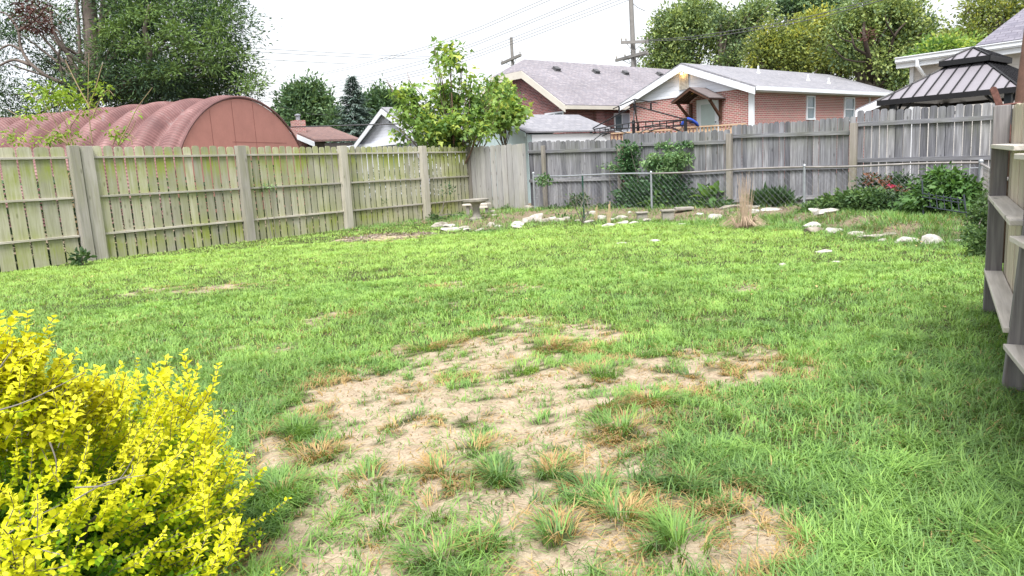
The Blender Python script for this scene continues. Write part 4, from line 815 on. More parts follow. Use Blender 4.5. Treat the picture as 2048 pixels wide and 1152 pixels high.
for i in range(rows):
    s = i/sub*seg; f = (i % sub)/sub; bulge = .62*(math.sin(math.pi/2*f/.3) if f < .3 else math.cos(math.pi/2*(f-.3)/.7)**.8)
    c = V3(ap[:2]+AXD*s, zc_)
    for k, a_ in enumerate(ang): rr = Rh-.48+bulge if i > 0 else Rh-.02; co.append(c-V3(PN, 0)*(rr*math.cos(a_))+Z*(rr*math.sin(a_))); av.append(k/(NA-1))
co = np.array(co); ii = (np.arange(rows-1)[:, None]*NA+np.arange(NA-1)[None]).ravel(); ff = np.stack([ii, ii+1, ii+NA+1, ii+NA], 1)
M['hut'] = hutmat(); arrmesh('barrel_roof', co, ff, np.array(av), M['hut'], th_, smooth=False)
M['hutwall'] = plain('salmon_painted_board', (.46, .215, .18), .65, .10, 1.6, bstr=.1); mb = MB(); c = V3(ap[:2], zc_)
poly = [c-V3(PN, 0)*((Rh-.05)*math.cos(a_))+Z*((Rh-.05)*math.sin(a_)) for a_ in np.linspace(0, math.pi, 50)]; mb.prism(poly, V3(-AXD*.05, 0)); mb.build('end_wall', M['hutwall'], th_)
mb = MB()
for t in (-2.0, -.7, .6): h = math.sqrt(Rh**2-t*t)-.12; mb.box(c+V3(PN*(t-.008)-AXD*.055, 0), V3(PN*.012, 0), V3(-AXD*.004, 0), Z*h)
mb.box(c+V3(PN*-.9-AXD*.055, 0)+Z*2.75, V3(PN*3.6, 0), V3(-AXD*.004, 0), Z*.014); mb.build('board_joint', plain('dark_salmon_joint', (.22, .09, .075), .8, .1, 3), th_)
mb = MB(); mb.tube([c-V3(PN, 0)*((Rh+.02)*math.cos(a_))+Z*((Rh+.02)*math.sin(a_))-V3(AXD*.06, 0) for a_ in np.linspace(0, math.pi, 60)], .055, 6); mb.build('edge_rim', M['hut'], th_)
mb = MB()
for i in range(1, NS): 
    cc = V3(ap[:2]+AXD*seg*i, zc_); mb.tube([cc-V3(PN, 0)*((Rh-.44)*math.cos(a_))+Z*((Rh-.44)*math.sin(a_)) for a_ in np.linspace(0, math.pi, 50)], .045, 5)
mb.build('roof_rib', M['hut'], th_)
# ------------------------------------------------------------------ poles and wires
M['polewood'] = plain('grey_utility_pole_wood', (.22, .21, .2), .9, .15, 3); M['wire'] = plain('wire_sheath', (.08, .08, .085), .6, .1, 3)
def pole(px0, py0, px1, py1, d, r0_, r1_, label):
    B = D(px1, py1, d); A = D(px0, py0, d); dirn = (A-B)/(A[2]-B[2]); base = B-dirn*B[2]; t = thing('utility_pole', base, label, 'utility pole'); mb = MB(); mb.tube([base, A+dirn*1.5], [r1_, r0_], 14); mb.build('mast', M['polewood'], t); return t
def insul(par, p): mb = MB(); mb.lathe(p, [(.03, 0), (.03, .06), (.075, .07), (.05, .13), (.075, .14), (.05, .2), (.02, .23)], 10); mb.build('insulator', M['concrete'], par)
tpole = pole(1262, 0, 1268, 140, 60, .17, .24, 'tall grey utility pole rising out of the picture behind the shingle roofs')
def arm(par, A, B, C, w=.07):
    mb = MB(); u_ = unit(B-A); n_ = unit(np.cross(u_, Z)); mb.box(A-Z*w-n_*w*.8, B-A, n_*w*1.6, Z*w*2); mb.build('crossarm', M['polewood'], par)
    for s in (.22, .78):
        mb = MB(); p = A+(B-A)*s; mb.tube([p-Z*w, C-Z*.75], .025, 5); mb.build('brace', M['polewood'], par)
arm(tpole, D(1242, 85, 60), D(1297, 83, 59), D(1266, 84, 59.5), .11); arm(tpole, D(1232, 121, 62), D(1294, 104, 58), D(1267, 112, 60), .11); arm(tpole, D(1246, 119, 62.5), D(1296, 107, 58.5), D(1267, 114, 60.4), .09)
for p in ((1243, 82, 60), (1252, 82, 60), (1284, 80, 59.2), (1295, 80, 59), (1233, 118, 62), (1250, 114, 61), (1280, 106, 59), (1292, 101, 58)): insul(tpole, D(*p))
sp = pole(1024, 105, 1026, 140, 78, .16, .2, 'short looking grey utility pole with one crossarm above the clipped roof'); arm(sp, D(1003, 127, 80), D(1041.5, 110, 76), D(1025, 118, 78), .13); [insul(sp, D(*p)) for p in ((1004, 124, 80), (1024, 106, 78), (1040, 107, 76))]
def wire(pts, r, label, group='overhead wires'):
    P = [D(*p) for p in pts]; Q = []
    for a, b in zip(P[:-1], P[1:]): Q += [a+(b-a)*t for t in np.linspace(0, 1, 6)[:-1]]
    Q.append(P[-1]); mb = MB(); mb.tube(Q, r, 5); T(mb.build('overhead_wire', M['wire']), label, 'wire', group)
def bundle(y, x0=500): return y
for pts, lab in (
 ([(500, 172, 95), (600, 155.5, 86), (709, 132, 78), (850, 94, 70), (960, 54, 64), (1090, -2, 58)], 'uppermost overhead wire of the long rising bundle crossing the sky'),
 ([(500, 175, 95), (600, 158.5, 86), (709, 136, 78), (850, 99, 70), (960, 60, 64), (1105, -2, 58)], 'second overhead wire from the top of the long rising bundle'),
 ([(500, 191, 95), (640, 170, 84), (724, 152, 77), (850, 120, 70), (960, 82, 64), (1165, -2, 56)], 'upper wire of the middle pair rising towards the tall pole'),
 ([(500, 195, 95), (640, 174, 84), (724, 157, 77), (850, 126, 70), (960, 87, 64), (1180, -2, 56)], 'lower wire of the middle pair rising towards the tall pole'),
 ([(505, 204, 95), (640, 178, 84), (770, 157, 75), (850, 137, 70), (960, 101, 66), (1228, -2, 60)], 'upper wire of the lowest rising bundle above the maple'),
 ([(505, 208, 95), (640, 184, 84), (770, 162, 75), (850, 142, 70), (960, 107, 66), (1245, -2, 60)], 'middle wire of the lowest rising bundle above the maple'),
 ([(560, 205, 90), (700, 180, 80), (850, 148, 70), (960, 112, 66), (1258, 0, 60)], 'lowest wire of the rising bundle ending at the tall pole'),
 ([(500, 96, 60), (620, 103, 66), (750, 110, 72), (860, 113, 80)], 'upper faint wire of three running level from the cedar tree'),
 ([(500, 103, 60), (620, 110, 66), (750, 116, 72), (860, 118, 80)], 'middle faint wire of three running level from the cedar tree'),
 ([(505, 118, 60), (620, 124, 66), (700, 128, 72)], 'lowest faint wire of three running level from the cedar tree'),
 ([(1262, 4, 60), (1275, 15, 60), (1290, 22, 60)], 'short guy wire leaving the top of the tall pole'),
 ([(1296, 80, 59), (1380, 74, 54), (1460, 62, 49), (1560, 46, 46), (1640, 28, 44), (1760, -4, 42)], 'upper of two wires crossing the trees right of the tall pole'),
 ([(1290, 82, 59), (1380, 79, 54), (1460, 68, 49), (1560, 52, 46), (1640, 35, 44), (1780, -4, 42)], 'lower of two wires crossing the trees right of the tall pole')):
    wire(pts, .019 if pts[0][0] < 1200 else .024, lab)
wire([(540, 255, 40), (660, 252, 37), (750, 249, 34), (860, 246, 30)], .03, 'thick pale cable passing low in front of the small distant houses')
for pts, lab in (([(500, 198, 62), (610, 214, 62), (740, 217, 60)], 'faint wire passing in front of the top of the round tree'), ([(560, 214, 60), (620, 228, 60), (745, 233, 58)], 'faint wire passing lowest in front of the spruce')): wire(pts, .014, lab)
# wooden pole and rusty bar behind the right fence
b = D(2041, 215, 7.6); t_ = D(2071, -20, 7.6); k = (t_-b)/(t_[2]-b[2]); base = b-k*b[2]; mb = MB(); mb.tube([base, t_], [.062, .055], 12); wp = mb.build('wooden_pole', plain('reddish_pole_wood', (.085, .045, .032), .8, .4, 7), smooth=True); T(wp, 'reddish brown wooden pole standing behind the right fence', 'pole')
p0, p1 = D(2008, 232, 6.6), D(1988, 180, 6.6); u_ = unit(p1-p0); w_ = unit(np.cross(u_, (0, 1, 0))); base = p0-u_*1.1
mb = MB(); mb.box(base-w_*.03, w_*.06, np.array([0, .01, 0]), p1-base+u_*.0); mb.tube([p1+np.array([0, -.001, 0]), p1+np.array([0, .012, 0])], .03, 14)
mb.tube([p0+u_*.1+np.array([0, .005, 0]), p0+u_*.1+np.array([.25, .1, .02])], .012, 6)
T(mb.build('metal_bar', plain('flaking_rusty_paint', (.13, .06, .05), .8, .5, 30)), 'rusty flat metal bar leaning up at the far end of the right fence', 'bar')
# ------------------------------------------------------------------ trees
M['cedar'] = leafmat('cedar_foliage', [(0, (.024, .048, .034)), (.35, (.045, .09, .042)), (.65, (.08, .15, .048)), (1, (.16, .25, .06))], .15, .7)
M['deadcedar'] = leafmat('dead_cedar_foliage', [(0, (.05, .02, .02)), (1, (.13, .06, .05))], .1, .8)
M['oakleaf'] = leafmat('mid_green_leaves', [(0, (.09, .14, .08)), (.4, (.17, .25, .11)), (.75, (.26, .35, .13)), (1, (.38, .45, .15))], .3)
M['yellowgreen'] = leafmat('yellow_green_leaves', [(0, (.11, .15, .07)), (.35, (.20, .26, .085)), (.7, (.29, .35, .09)), (1, (.46, .46, .10))], .35)
M['dkdecid'] = leafmat('deep_green_leaves', [(0, (.045, .085, .05)), (.5, (.095, .17, .08)), (1, (.18, .27, .12))], .25)
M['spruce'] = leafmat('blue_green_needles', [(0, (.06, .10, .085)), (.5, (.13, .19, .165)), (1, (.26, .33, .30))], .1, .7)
M['maple'] = leafmat('bright_maple_leaves', [(0, (.09, .18, .055)), (.4, (.18, .30, .085)), (.75, (.30, .44, .11)), (1, (.46, .54, .12))], .4)
M['lime'] = leafmat('lime_green_leaves', [(0, (.10, .19, .03)), (.5, (.22, .34, .045)), (1, (.38, .48, .09))], .4)
def tree(name, label, base, top, rb, lobes, mat, ncl, per, rc, size, bark='bark', tmpl=LEAF4, group=None, cat='tree', limbn=None, **kw):
    t = thing(name, base, label, cat, group); cw, C = foliage('crown', M[mat], t, lobes, ncl, per, rc, size, tmpl, **kw)
    mb = MB(); tg = [l[0] for l in lobes]; ex = [C[i] for i in rng.integers(0, len(C), limbn if limbn is not None else min(26, len(C)))]
    limbs(mb, base, top, rb, tg+ex, rend=max(.012, rb*.08)); mb.build('trunk', M[bark], t, smooth=True); return t, C
def ground_under(px, py, d): q = D(px, py, d); return np.array([q[0], q[1], 0.])
# cedar at the left: the pixel lobes are taken to their real depth
d = 38
L = [lobe(345, 40, 95, 70, d), lobe(430, 55, 75, 60, d, -1), lobe(455, 125, 50, 45, d, -1), lobe(400, 150, 85, 50, d, 1), lobe(320, 150, 80, 55, d, -2), lobe(270, 60, 60, 75, d, 1), lobe(270, 195, 60, 25, d, 1),
     lobe(440, 180, 50, 22, d, 0), lobe(500, 180, 26, 22, d, 0, .8), lobe(360, 190, 110, 22, d, 1), lobe(240, 130, 55, 70, d, 2, .8), lobe(380, -60, 110, 60, d), lobe(230, -40, 110, 60, d), lobe(90, 30, 40, 50, d, 0, .5), lobe(30, 10, 45, 35, d, 1, .6),
     lobe(15, 190, 30, 60, d, 1, .9), lobe(0, 120, 28, 40, d, 0, .7), lobe(75, 110, 40, 26, d, 1, .6), lobe(215, 120, 34, 46, d, -2.5, 1), lobe(130, 120, 50, 40, d, 2, .7), lobe(150, 60, 45, 50, d, 3, .4), lobe(185, 165, 50, 30, d, -2.5, 1), lobe(245, 30, 40, 50, d, -2, 1), lobe(110, 185, 50, 24, d, -1, .8), lobe(30, 60, 40, 30, d, 0, .6), lobe(60, 235, 60, 22, d, 2, .6), lobe(170, 230, 70, 30, d, 3, .5)]
b = ground_under(178, 250, d); tp_ = D(150, -260, d)
tc_, C = tree('cedar_tree', 'huge dark cedar tree with a stringy grey trunk towering over the red hut', b, tp_, .26, L, 'cedar', 1300, 72, .8, .19, 'bark_c', NEEDLE, limbn=18, shell=.2, vbase=.42, vs=.34, upv=.12, flat=.7)
mb = MB()
def ppath(mb, pts, d, r0_, r1_, r=.5): 
    P = [D(x, y, d+(dd[0] if dd else 0)) for x, y, *dd in pts]; Q = []
    for i in range(len(P)-1):
        p0, p1, p2, p3 = P[max(0, i-1)], P[i], P[i+1], P[min(len(P)-1, i+2)]
        for t in np.linspace(0, 1, 5)[:-1]: Q.append(.5*((2*p1)+(p2-p0)*t+(2*p0-5*p1+4*p2-p3)*t*t+(3*p1-p0-3*p2+p3)*t**3))
    Q.append(P[-1]); mb.tube(Q, list(np.linspace(r0_, r1_, len(Q))), 7, r)
for pts, a, c in (([(175, 175, -1), (110, 160, -2), (62, 128, -2), (42, 95, -2), (36, 60, -2), (15, 30, -2), (-10, 22, -2)], .10, .03), ([(60, 130, -2), (25, 120, -2), (-15, 140, -2)], .09, .04), ([(42, 100, -2), (18, 90, -2), (-10, 105, -2)], .07, .03), ([(36, 62, -2), (70, 40, -2), (95, 10, -2)], .07, .03),
    ([(200, 150, -1), (140, 110, -2), (110, 70, -2), (100, 20, -1)], .12, .04), ([(170, 120, -1), (125, 95, -2), (115, 130, -2)], .09, .04), ([(180, 200, -1), (130, 160, -2), (120, 120, -2)], .1, .04), ([(215, 200, -1), (200, 150, -2), (230, 110, -2), (250, 70, -1)], .14, .05), ([(290, 160, -2), (300, 110, -2), (290, 60, -2), (300, 10, -2)], .2, .08), ([(190, 60, -1), (215, 30, -1), (240, -10, -1)], .1, .05),
    ([(175, 180, -1), (185, 90, -1), (178, 0, -1), (176, -60, -1)], .36, .26), ([(192, 180, -1.2), (200, 95, -1), (205, 10, -1), (215, -60, -1)], .13, .1), ([(160, 150, -1.2), (158, 60, -1.2), (150, -40, -1)], .09, .06)): ppath(mb, pts, d, a, c)
mb.build('branch', M['bark_c'], tc_, smooth=True)
foliage('dead_foliage', M['deadcedar'], tc_, [lobe(72, 40, 22, 20, d, -3), lobe(60, 12, 20, 14, d, -3), lobe(85, 5, 14, 10, d, -3)], 16, 60, .5, .2, NEEDLE)
foliage('light_sprays', M['cedar'], tc_, [lobe(x, y, 22, 14, d, -3.2) for x, y in ((345, 20), (350, 60), (400, 90), (440, 105), (480, 110), (365, 100), (300, 25), (460, 20), (430, 60), (260, 90), (255, 30), (220, 60), (420, 130), (300, 90), (270, 150), (340, 140), (500, 165))], 150, 40, .5, .2, NEEDLE, vbase=.85, vs=.15, shell=.1)
# round deciduous tree and spruce beyond the small houses
d = 62
tree('broadleaf_tree', 'rounded dark green tree with a pointed top behind the brick chimney', ground_under(610, 250, d), D(610, 190, d), .3, [lobe(612, 225, 40, 32, d), lobe(600, 195, 24, 22, d), lobe(628, 192, 13, 24, d), lobe(582, 225, 20, 26, d), lobe(645, 222, 14, 26, d), lobe(610, 250, 44, 18, d)], 'dkdecid', 420, 34, .75, .34, group=None, vbase=.5, vs=.3, flat=1)
d = 56; b = ground_under(712, 250, d); tsp = thing('spruce_tree', b, 'pointed blue green spruce beside the white cottage gable', 'tree'); ztop = D(712, 146, d)[2]
mb = MB(); mb.tube([b, b+Z*(ztop-.2)], [.22, .03], 8); mb.build('trunk', M['bark_d'], tsp)
P, A, U, v = [], [], [], []
for z in np.arange(1.2, ztop-.15, .22):
    f = 1-(z/ztop); rad = 4.1*f*(.75+.4*random.random())+.06; nb = int(9+12*f)
    for k in range(nb):
        a = random.uniform(0, 2*math.pi); R_ = rad*random.uniform(.72, 1.08); dr = np.array([math.cos(a), math.sin(a), 0]); br = random.gauss(.5, .18)
        for s in np.linspace(.18, 1, int(5+R_*6)):
            p = b+Z*(z-.28*s*R_*.55+.13*s*s)+dr*R_*s
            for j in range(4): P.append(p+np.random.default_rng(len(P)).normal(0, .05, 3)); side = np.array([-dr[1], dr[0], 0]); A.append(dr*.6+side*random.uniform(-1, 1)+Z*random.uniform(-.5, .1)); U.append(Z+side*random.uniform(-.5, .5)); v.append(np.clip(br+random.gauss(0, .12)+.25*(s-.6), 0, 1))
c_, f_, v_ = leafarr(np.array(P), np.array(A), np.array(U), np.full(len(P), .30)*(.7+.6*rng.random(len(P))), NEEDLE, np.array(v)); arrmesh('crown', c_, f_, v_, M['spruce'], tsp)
d = 64; tree('broadleaf_tree', 'dark tree partly hidden behind the right side of the spruce', ground_under(765, 250, d), D(765, 200, d), .3, [lobe(745, 215, 28, 26, d), lobe(765, 200, 22, 18, d), lobe(780, 225, 30, 32, d), lobe(745, 250, 40, 24, d)], 'dkdecid', 260, 30, .8, .34, vbase=.42, flat=1)
tree('broadleaf_tree', 'low bushy tree filling the gap between chimney and spruce', ground_under(672, 262, 60), D(672, 240, 60), .15, [lobe(672, 255, 14, 28, 60), lobe(668, 232, 6, 10, 60), lobe(680, 270, 20, 16, 60)], 'dkdecid', 110, 26, .6, .3, vbase=.58, flat=1)
# young maple just behind the fence
d = 21.6; q0 = ground_under(905, 300, d)
cols = [(900, 110, 28, 26), (868, 95, 8, 16), (875, 120, 12, 22), (883, 165, 22, 36), (905, 200, 40, 36), (935, 150, 12, 22), (945, 175, 20, 26), (960, 200, 34, 26), (985, 165, 12, 20), (925, 130, 8, 10), (815, 158, 8, 16), (820, 185, 22, 20), (790, 190, 14, 18), (773, 165, 4, 9), (810, 215, 36, 26), (840, 235, 36, 30),
        (860, 262, 46, 28), (905, 250, 50, 36), (950, 235, 36, 26), (985, 215, 30, 24), (1010, 190, 12, 16), (960, 262, 28, 18), (880, 290, 40, 10), (930, 285, 30, 12), (805, 275, 16, 20), (795, 255, 12, 12), (850, 205, 24, 22), (990, 185, 14, 12)]
L = [lobe(x, y, rx, ry, d, random.uniform(-.5, .5)) for x, y, rx, ry in cols]
tmp, C = tree('maple_tree', 'young bright green maple with upright shoots just behind the left fence', q0, q0+Z*2.2, .09, L, 'maple', 350, 13, .19, .145, 'bark', MAPLE, limbn=14, shell=.1, vbase=.5, vs=.38, droop=.45, flat=1, up=.9)
mb = MB()
for l in L[::1]: 
    g = l[0]+Z*l[1][2]*.8; o = q0+Z*random.uniform(.4, 1.3); m_ = o+(g-o)*.5+V3((g-o)[:2]*.12, 0); mb.tube([o, m_, g], [.035, .02, .006], 6)
mb.build('stem', plain('reddish_maple_stem', (.16, .10, .075), .8, .3, 9), tmp, smooth=True)
d = 24; tree('maple_tree', 'second smaller maple in front of the clipped brick gable, right of the tall one', ground_under(1010, 290, d), D(1010, 240, d), .06, [lobe(1010, 215, 26, 22, d), lobe(1000, 188, 14, 16, d), lobe(1030, 222, 20, 14, d), lobe(1000, 240, 30, 14, d), lobe(1015, 180, 8, 8, d), lobe(985, 225, 20, 26, d)], 'maple', 150, 15, .26, .17, 'bark', MAPLE, limbn=8, shell=.1, vbase=.55, vs=.3, droop=.4, flat=1)
# trees behind the brick houses
def bt(label, d, lobes_, mat, ncl, per=46, rc=.8, size=.25, tr=None, **kw):
    x, y = tr if tr else (lobes_[0][0], 150); return tree('broadleaf_tree', label, ground_under(x, y, d), D(x, min(l[1] for l in lobes_)+20, d), .4, [lobe(*l[:4], d, (l[4] if len(l) > 4 else 0)) for l in lobes_], mat, int(ncl*.55), per, rc*.8, size, group='trees behind the brick houses', **dict(dict(limbn=30, shell=.15, flat=1, vs=.42), **kw))
bt('tall green tree with ragged top directly right of the utility pole', 62, [(1375, 60, 52, 42), (1350, 45, 40, 34), (1400, 35, 40, 30), (1385, 12, 22, 14), (1430, 60, 36, 40), (1330, 90, 34, 30), (1305, 125, 30, 18), (1345, 125, 36, 20), (1385, 115, 30, 28), (1455, 95, 30, 40), (1320, 60, 22, 26), (1425, 20, 14, 10)], 'oakleaf', 900, vbase=.55)
bt('tree with a thick dark leaning limb between the tall tree and the yellow one', 58, [(1490, 40, 40, 28), (1520, 20, 34, 18), (1450, 60, 26, 30), (1475, 90, 30, 36), (1455, 130, 28, 22)], 'oakleaf', 330, vbase=.4, tr=(1440, 145))
bt('dome shaped yellow topped tree above the low brick house', 48, [(1560, 100, 50, 30), (1545, 80, 36, 30), (1590, 75, 32, 26), (1525, 115, 34, 26), (1580, 125, 50, 22), (1630, 115, 30, 30)], 'yellowgreen', 620, rc=.7, size=.21, vbase=.5)
bt('dark treetop seen furthest back above the yellow dome', 72, [(1600, 8, 46, 20), (1655, 10, 34, 22), (1570, 18, 26, 14), (1640, 36, 40, 20)], 'dkdecid', 330, rc=.9, size=.32, vbase=.45)
bt('pale yellow leaved tree between the dome and the dead limbed tree', 50, [(1640, 60, 34, 30), (1620, 45, 22, 16), (1665, 85, 30, 36), (1690, 130, 44, 26), (1650, 110, 26, 24)], 'yellowgreen', 420, rc=.7, size=.21, vbase=.62)
tt, C = bt('broad tree with bare dead limbs behind the far end of the low brick house', 46, [(1720, 20, 40, 30), (1770, 20, 44, 34), (1810, 40, 44, 36), (1690, 45, 30, 30), (1735, 70, 34, 30), (1790, 85, 34, 34), (1835, 85, 34, 30), (1700, 100, 30, 28), (1760, 125, 50, 24), (1820, 130, 40, 24), (1850, 55, 24, 22), (1790, 160, 40, 18)], 'oakleaf', 1000, rc=.72, size=.21, vbase=.62, tr=(1738, 160))
mb = MB()
for pts, a, c in (([(1741, 165, 0), (1738, 120, -1), (1730, 80, -1.5), (1728, 50, -1), (1740, 10, 0)], .2, .05), ([(1770, 165, 0), (1778, 110, -1), (1790, 70, -1.5), (1812, 45, -1.5)], .15, .04), ([(1736, 110, -1), (1710, 95, -2), (1703, 70, -2), (1690, 60, -2)], .09, .02), ([(1705, 85, -2), (1680, 75, -2.2), (1665, 50, -2.2)], .05, .015), ([(1736, 125, -1), (1690, 118, -2), (1660, 90, -2.2), (1650, 105, -2.2)], .06, .015), ([(1790, 75, -1.5), (1775, 50, -2), (1770, 30, -2)], .06, .02)): ppath(mb, pts, 46, a, c)
mb.build('limb', M['bark_d'], tt, smooth=True)
foliage('dead_leaves', M['deadcedar'], tt, [lobe(1733, 72, 9, 12, 43.5)], 5, 26, .35, .2, NEEDLE)
bt('open leafy tree at the far right behind the white house roof', 44, [(1990, 25, 50, 34), (1940, 60, 40, 30), (1910, 85, 30, 22), (1960, 90, 40, 24), (2030, 50, 40, 40), (1960, 10, 34, 22), (2060, 5, 60, 30), (1890, 95, 18, 14)], 'yellowgreen', 560, per=34, rc=.65, size=.2, vbase=.45, vs=.45)
bt('low fresh green tree rising just above the left end of the white gutter', 36, [(1885, 98, 26, 18), (1905, 100, 26, 12), (1860, 115, 24, 20), (1935, 95, 24, 10)], 'maple', 130, rc=.5, size=.2, vbase=.5)
# sapling behind the left fence
d = 14.7; q0 = ground_under(130, 300, d); ts_ = thing('sapling', q0, 'thin lime green sapling with long bare shoots rising above the left fence', 'sapling'); mb = MB()
SP = [[(135, 288), (120, 262), (100, 225), (75, 200), (55, 182)], [(135, 288), (110, 270), (85, 258), (40, 235), (15, 218)], [(140, 288), (133, 250), (120, 225), (112, 190)], [(185, 288), (180, 250), (176, 200), (178, 105)], [(180, 215), (160, 180), (140, 140), (130, 118)], [(177, 215), (190, 180), (200, 145), (206, 125)], [(185, 235), (200, 200), (215, 180), (228, 192)],
      [(150, 288), (140, 260), (150, 240), (165, 220)], [(225, 290), (232, 270), (225, 255)], [(235, 290), (255, 255), (275, 215), (305, 175)], [(240, 290), (262, 262), (272, 240)], [(265, 290), (262, 270), (275, 282)], [(20, 288), (12, 275), (5, 270)]]
LP = []
for s in SP:
    ppath(mb, s, d, .014, .004)
    for i in range(len(s)-1):
        for t in np.linspace(0, 1, 6): LP.append((s[i][0]+(s[i+1][0]-s[i][0])*t, s[i][1]+(s[i+1][1]-s[i][1])*t))
mb.tube([q0, q0+Z*1.6, D(150, 285, d)], [.03, .025, .012], 6); mb.build('stem', plain('tan_shoot', (.30, .22, .13), .8, .2, 9), ts_)
foliage('leaves', M['lime'], ts_, [lobe(110, 195, 46, 22, d), lobe(80, 185, 30, 16, d), lobe(130, 175, 26, 14, d), lobe(205, 180, 22, 18, d), lobe(190, 165, 14, 10, d), lobe(140, 205, 36, 14, d), lobe(60, 230, 34, 18, d, 0, .5), lobe(30, 270, 34, 12, d, 0, .6), lobe(110, 262, 46, 14, d, 0, .6), lobe(175, 262, 30, 14, d, 0, .4), lobe(225, 262, 16, 12, d), lobe(275, 225, 8, 12, d, 0, .5), lobe(160, 225, 40, 20, d, 0, .35), lobe(60, 165, 10, 8, d, 0, .4), lobe(238, 272, 14, 10, d), lobe(95, 280, 60, 8, d)], 150, 7, .11, .085, LEAF6, shell=.1, vbase=.6, vs=.3, droop=.35, up=1.)
# undergrowth in the narrow strip behind the left fence
n = 26000; s = rng.random(n)*17-4.; o = .12+.7*rng.random(n); z = .02+1.45*rng.random(n)**1.15*(.6+.8*fbm(s*1.3, s*0, 5)); xy = LA[None]+LD[None]*s[:, None]+LO[None]*o[:, None]; P = np.stack([xy[:, 0], xy[:, 1], z], 1); A = randdir(n); U = randdir(n)+[0, 0, .8]
c_, f_, v_ = leafarr(P, A, U, .05+.07*rng.random(n), LEAF4, rng.random(n)*.6); T(arrmesh('undergrowth', c_, f_, v_, M['dkdecid']), 'dark leafy undergrowth behind the left fence', 'undergrowth', kind='stuff')
# ------------------------------------------------------------------ garden bed
def gpt(x, y): q = G(x, y, .08); q[2] = float(gz(q[0], q[1])); return q
ROCKS = [  # px, py (bottom middle), w, h (photo px), label
 (872, 448, 22, 12, 'grey limestone lump at the left end of the rock row by the fence post'), (886, 447, 20, 14, 'pale limestone second from the left fence end of the row'), (898, 449, 24, 10, 'flat limestone slab left of the birdbath in front of weeds'), (902, 454, 34, 11, 'broad flat grey rock half in the lawn left of the birdbath'), (925, 451, 24, 9, 'thin pale rock just left of the birdbath foot'), (935, 454, 20, 8, 'small rounded pale rock in front of the birdbath, left of the dry grass'),
 (960, 455, 22, 8, 'low greyish rock directly in front of the birdbath'), (981, 449, 18, 14, 'cream coloured blocky rock right of the birdbath'), (995, 449, 16, 9, 'white flat rock right of the cream one near the birdbath'), (985, 433, 14, 12, 'small grey rock behind the birdbath against the boards'), (990, 440, 12, 8, 'little rock tucked between weeds beside the birdbath'),
 (1035, 444, 30, 14, 'large white rock at the foot of the corner post, front one'), (1032, 449, 22, 9, 'white rock lying lowest in the pile by the corner post'), (1055, 438, 30, 16, 'pale rounded rock under the tilted slab by the corner post'), (1072, 436, 34, 24, 'big cream rock slab tilted up beside the chain-link corner post'), (1063, 423, 22, 10, 'greenish rock behind the tilted slab by the corner post'),
 (1092, 437, 20, 12, 'first of the small grey boulders right of the tilted slab'), (1105, 436, 18, 14, 'second small grey boulder right of the tilted slab'), (1118, 436, 22, 11, 'longer pale boulder in the middle of the grey boulder run'), (1134, 434, 14, 10, 'round boulder ending the grey boulder run'), (1158, 436, 12, 7, 'tiny rock in weeds left of the green stake'),
 (1181, 431, 20, 16, 'upright cream rock right behind the green stake'), (1178, 438, 22, 8, 'flat bluish rock lying just right of the green stake'), (1203, 433, 22, 14, 'pointed grey rock between the two dry stalks'), (1225, 434, 14, 6, 'low white chip right of the dry stalk'), (1240, 432, 28, 11, 'layered pale slab behind the long flat rock'), (1222, 446, 30, 12, 'big flat rock with a sloping face in front of the dry stalk'), (1246, 441, 30, 7, 'long low slab continuing right of the sloping flat rock'),
 (1262, 428, 10, 6, 'small white rock left of the low concrete block'), (1268, 440, 20, 6, 'thin buried rock in front of the low concrete block'), (1296, 435, 16, 9, 'small rock between the two concrete blocks'), (1367, 442, 14, 6, 'white pebble rock in the grass below the concrete slab'), (1404, 431, 22, 8, 'ragged flat rock left of the white wedge'), (1437, 434, 28, 15, 'bright white wedge shaped rock left of the dry ornamental grass'),
 (1462, 425, 36, 14, 'brownish rock behind the left side of the dry ornamental grass'), (1502, 424, 24, 12, 'brown rock behind the right side of the dry ornamental grass'), (1512, 431, 22, 13, 'tan wedge rock right of the dry ornamental grass'), (1517, 422, 22, 6, 'thin white slab resting above the tan wedge rock'), (1548, 428, 34, 9, 'long pale flat rock left of the middle chain-link post'), (1530, 434, 14, 5, 'small flat stone left of the long pale rock'),
 (1640, 434, 30, 14, 'greenish white rock behind the right hand rock heap'), (1656, 437, 40, 14, 'long pale slab across the top of the right hand rock heap'), (1632, 448, 36, 18, 'large white rock on the left of the right hand heap'), (1636, 456, 40, 14, 'brown stained rock at the foot of the right hand heap'), (1672, 456, 34, 14, 'smooth white rock just right of the heap'), (1680, 424, 22, 8, 'small pale slab in front of the rose bushes'), (1712, 424, 12, 5, 'reddish flat stone lying on the bare soil under the roses'),
 (1718, 461, 30, 10, 'flat rounded rock in the curve of the row'), (1733, 464, 18, 7, 'small buff rock right of the flat rounded one'), (1745, 466, 40, 8, 'long low grey slab in the curve of the row'), (1786, 463, 26, 9, 'greyish rock with grass over it in the row'), (1774, 471, 16, 9, 'short broken rock left of the cream rock'), (1825, 474, 42, 13, 'wide cream rock left of the large white boulder'), (1875, 476, 42, 26, 'largest white boulder at the right end of the row'), (1918, 473, 22, 7, 'small tan rock right of the largest white boulder'),
 (1655, 494, 26, 10, 'white stone lying alone in the bright lawn, right side'), (1681, 512, 16, 3, 'thin white chip in the lawn just below the lone white stone'), (1574, 519, 11, 9, 'small cream stone in the lawn nearest to the camera'), (1312, 475, 20, 6, 'oblong white stone in the lawn before the concrete blocks'), (1246, 478, 22, 3, 'flat white stone almost sunk in the lawn left of the oblong one')]
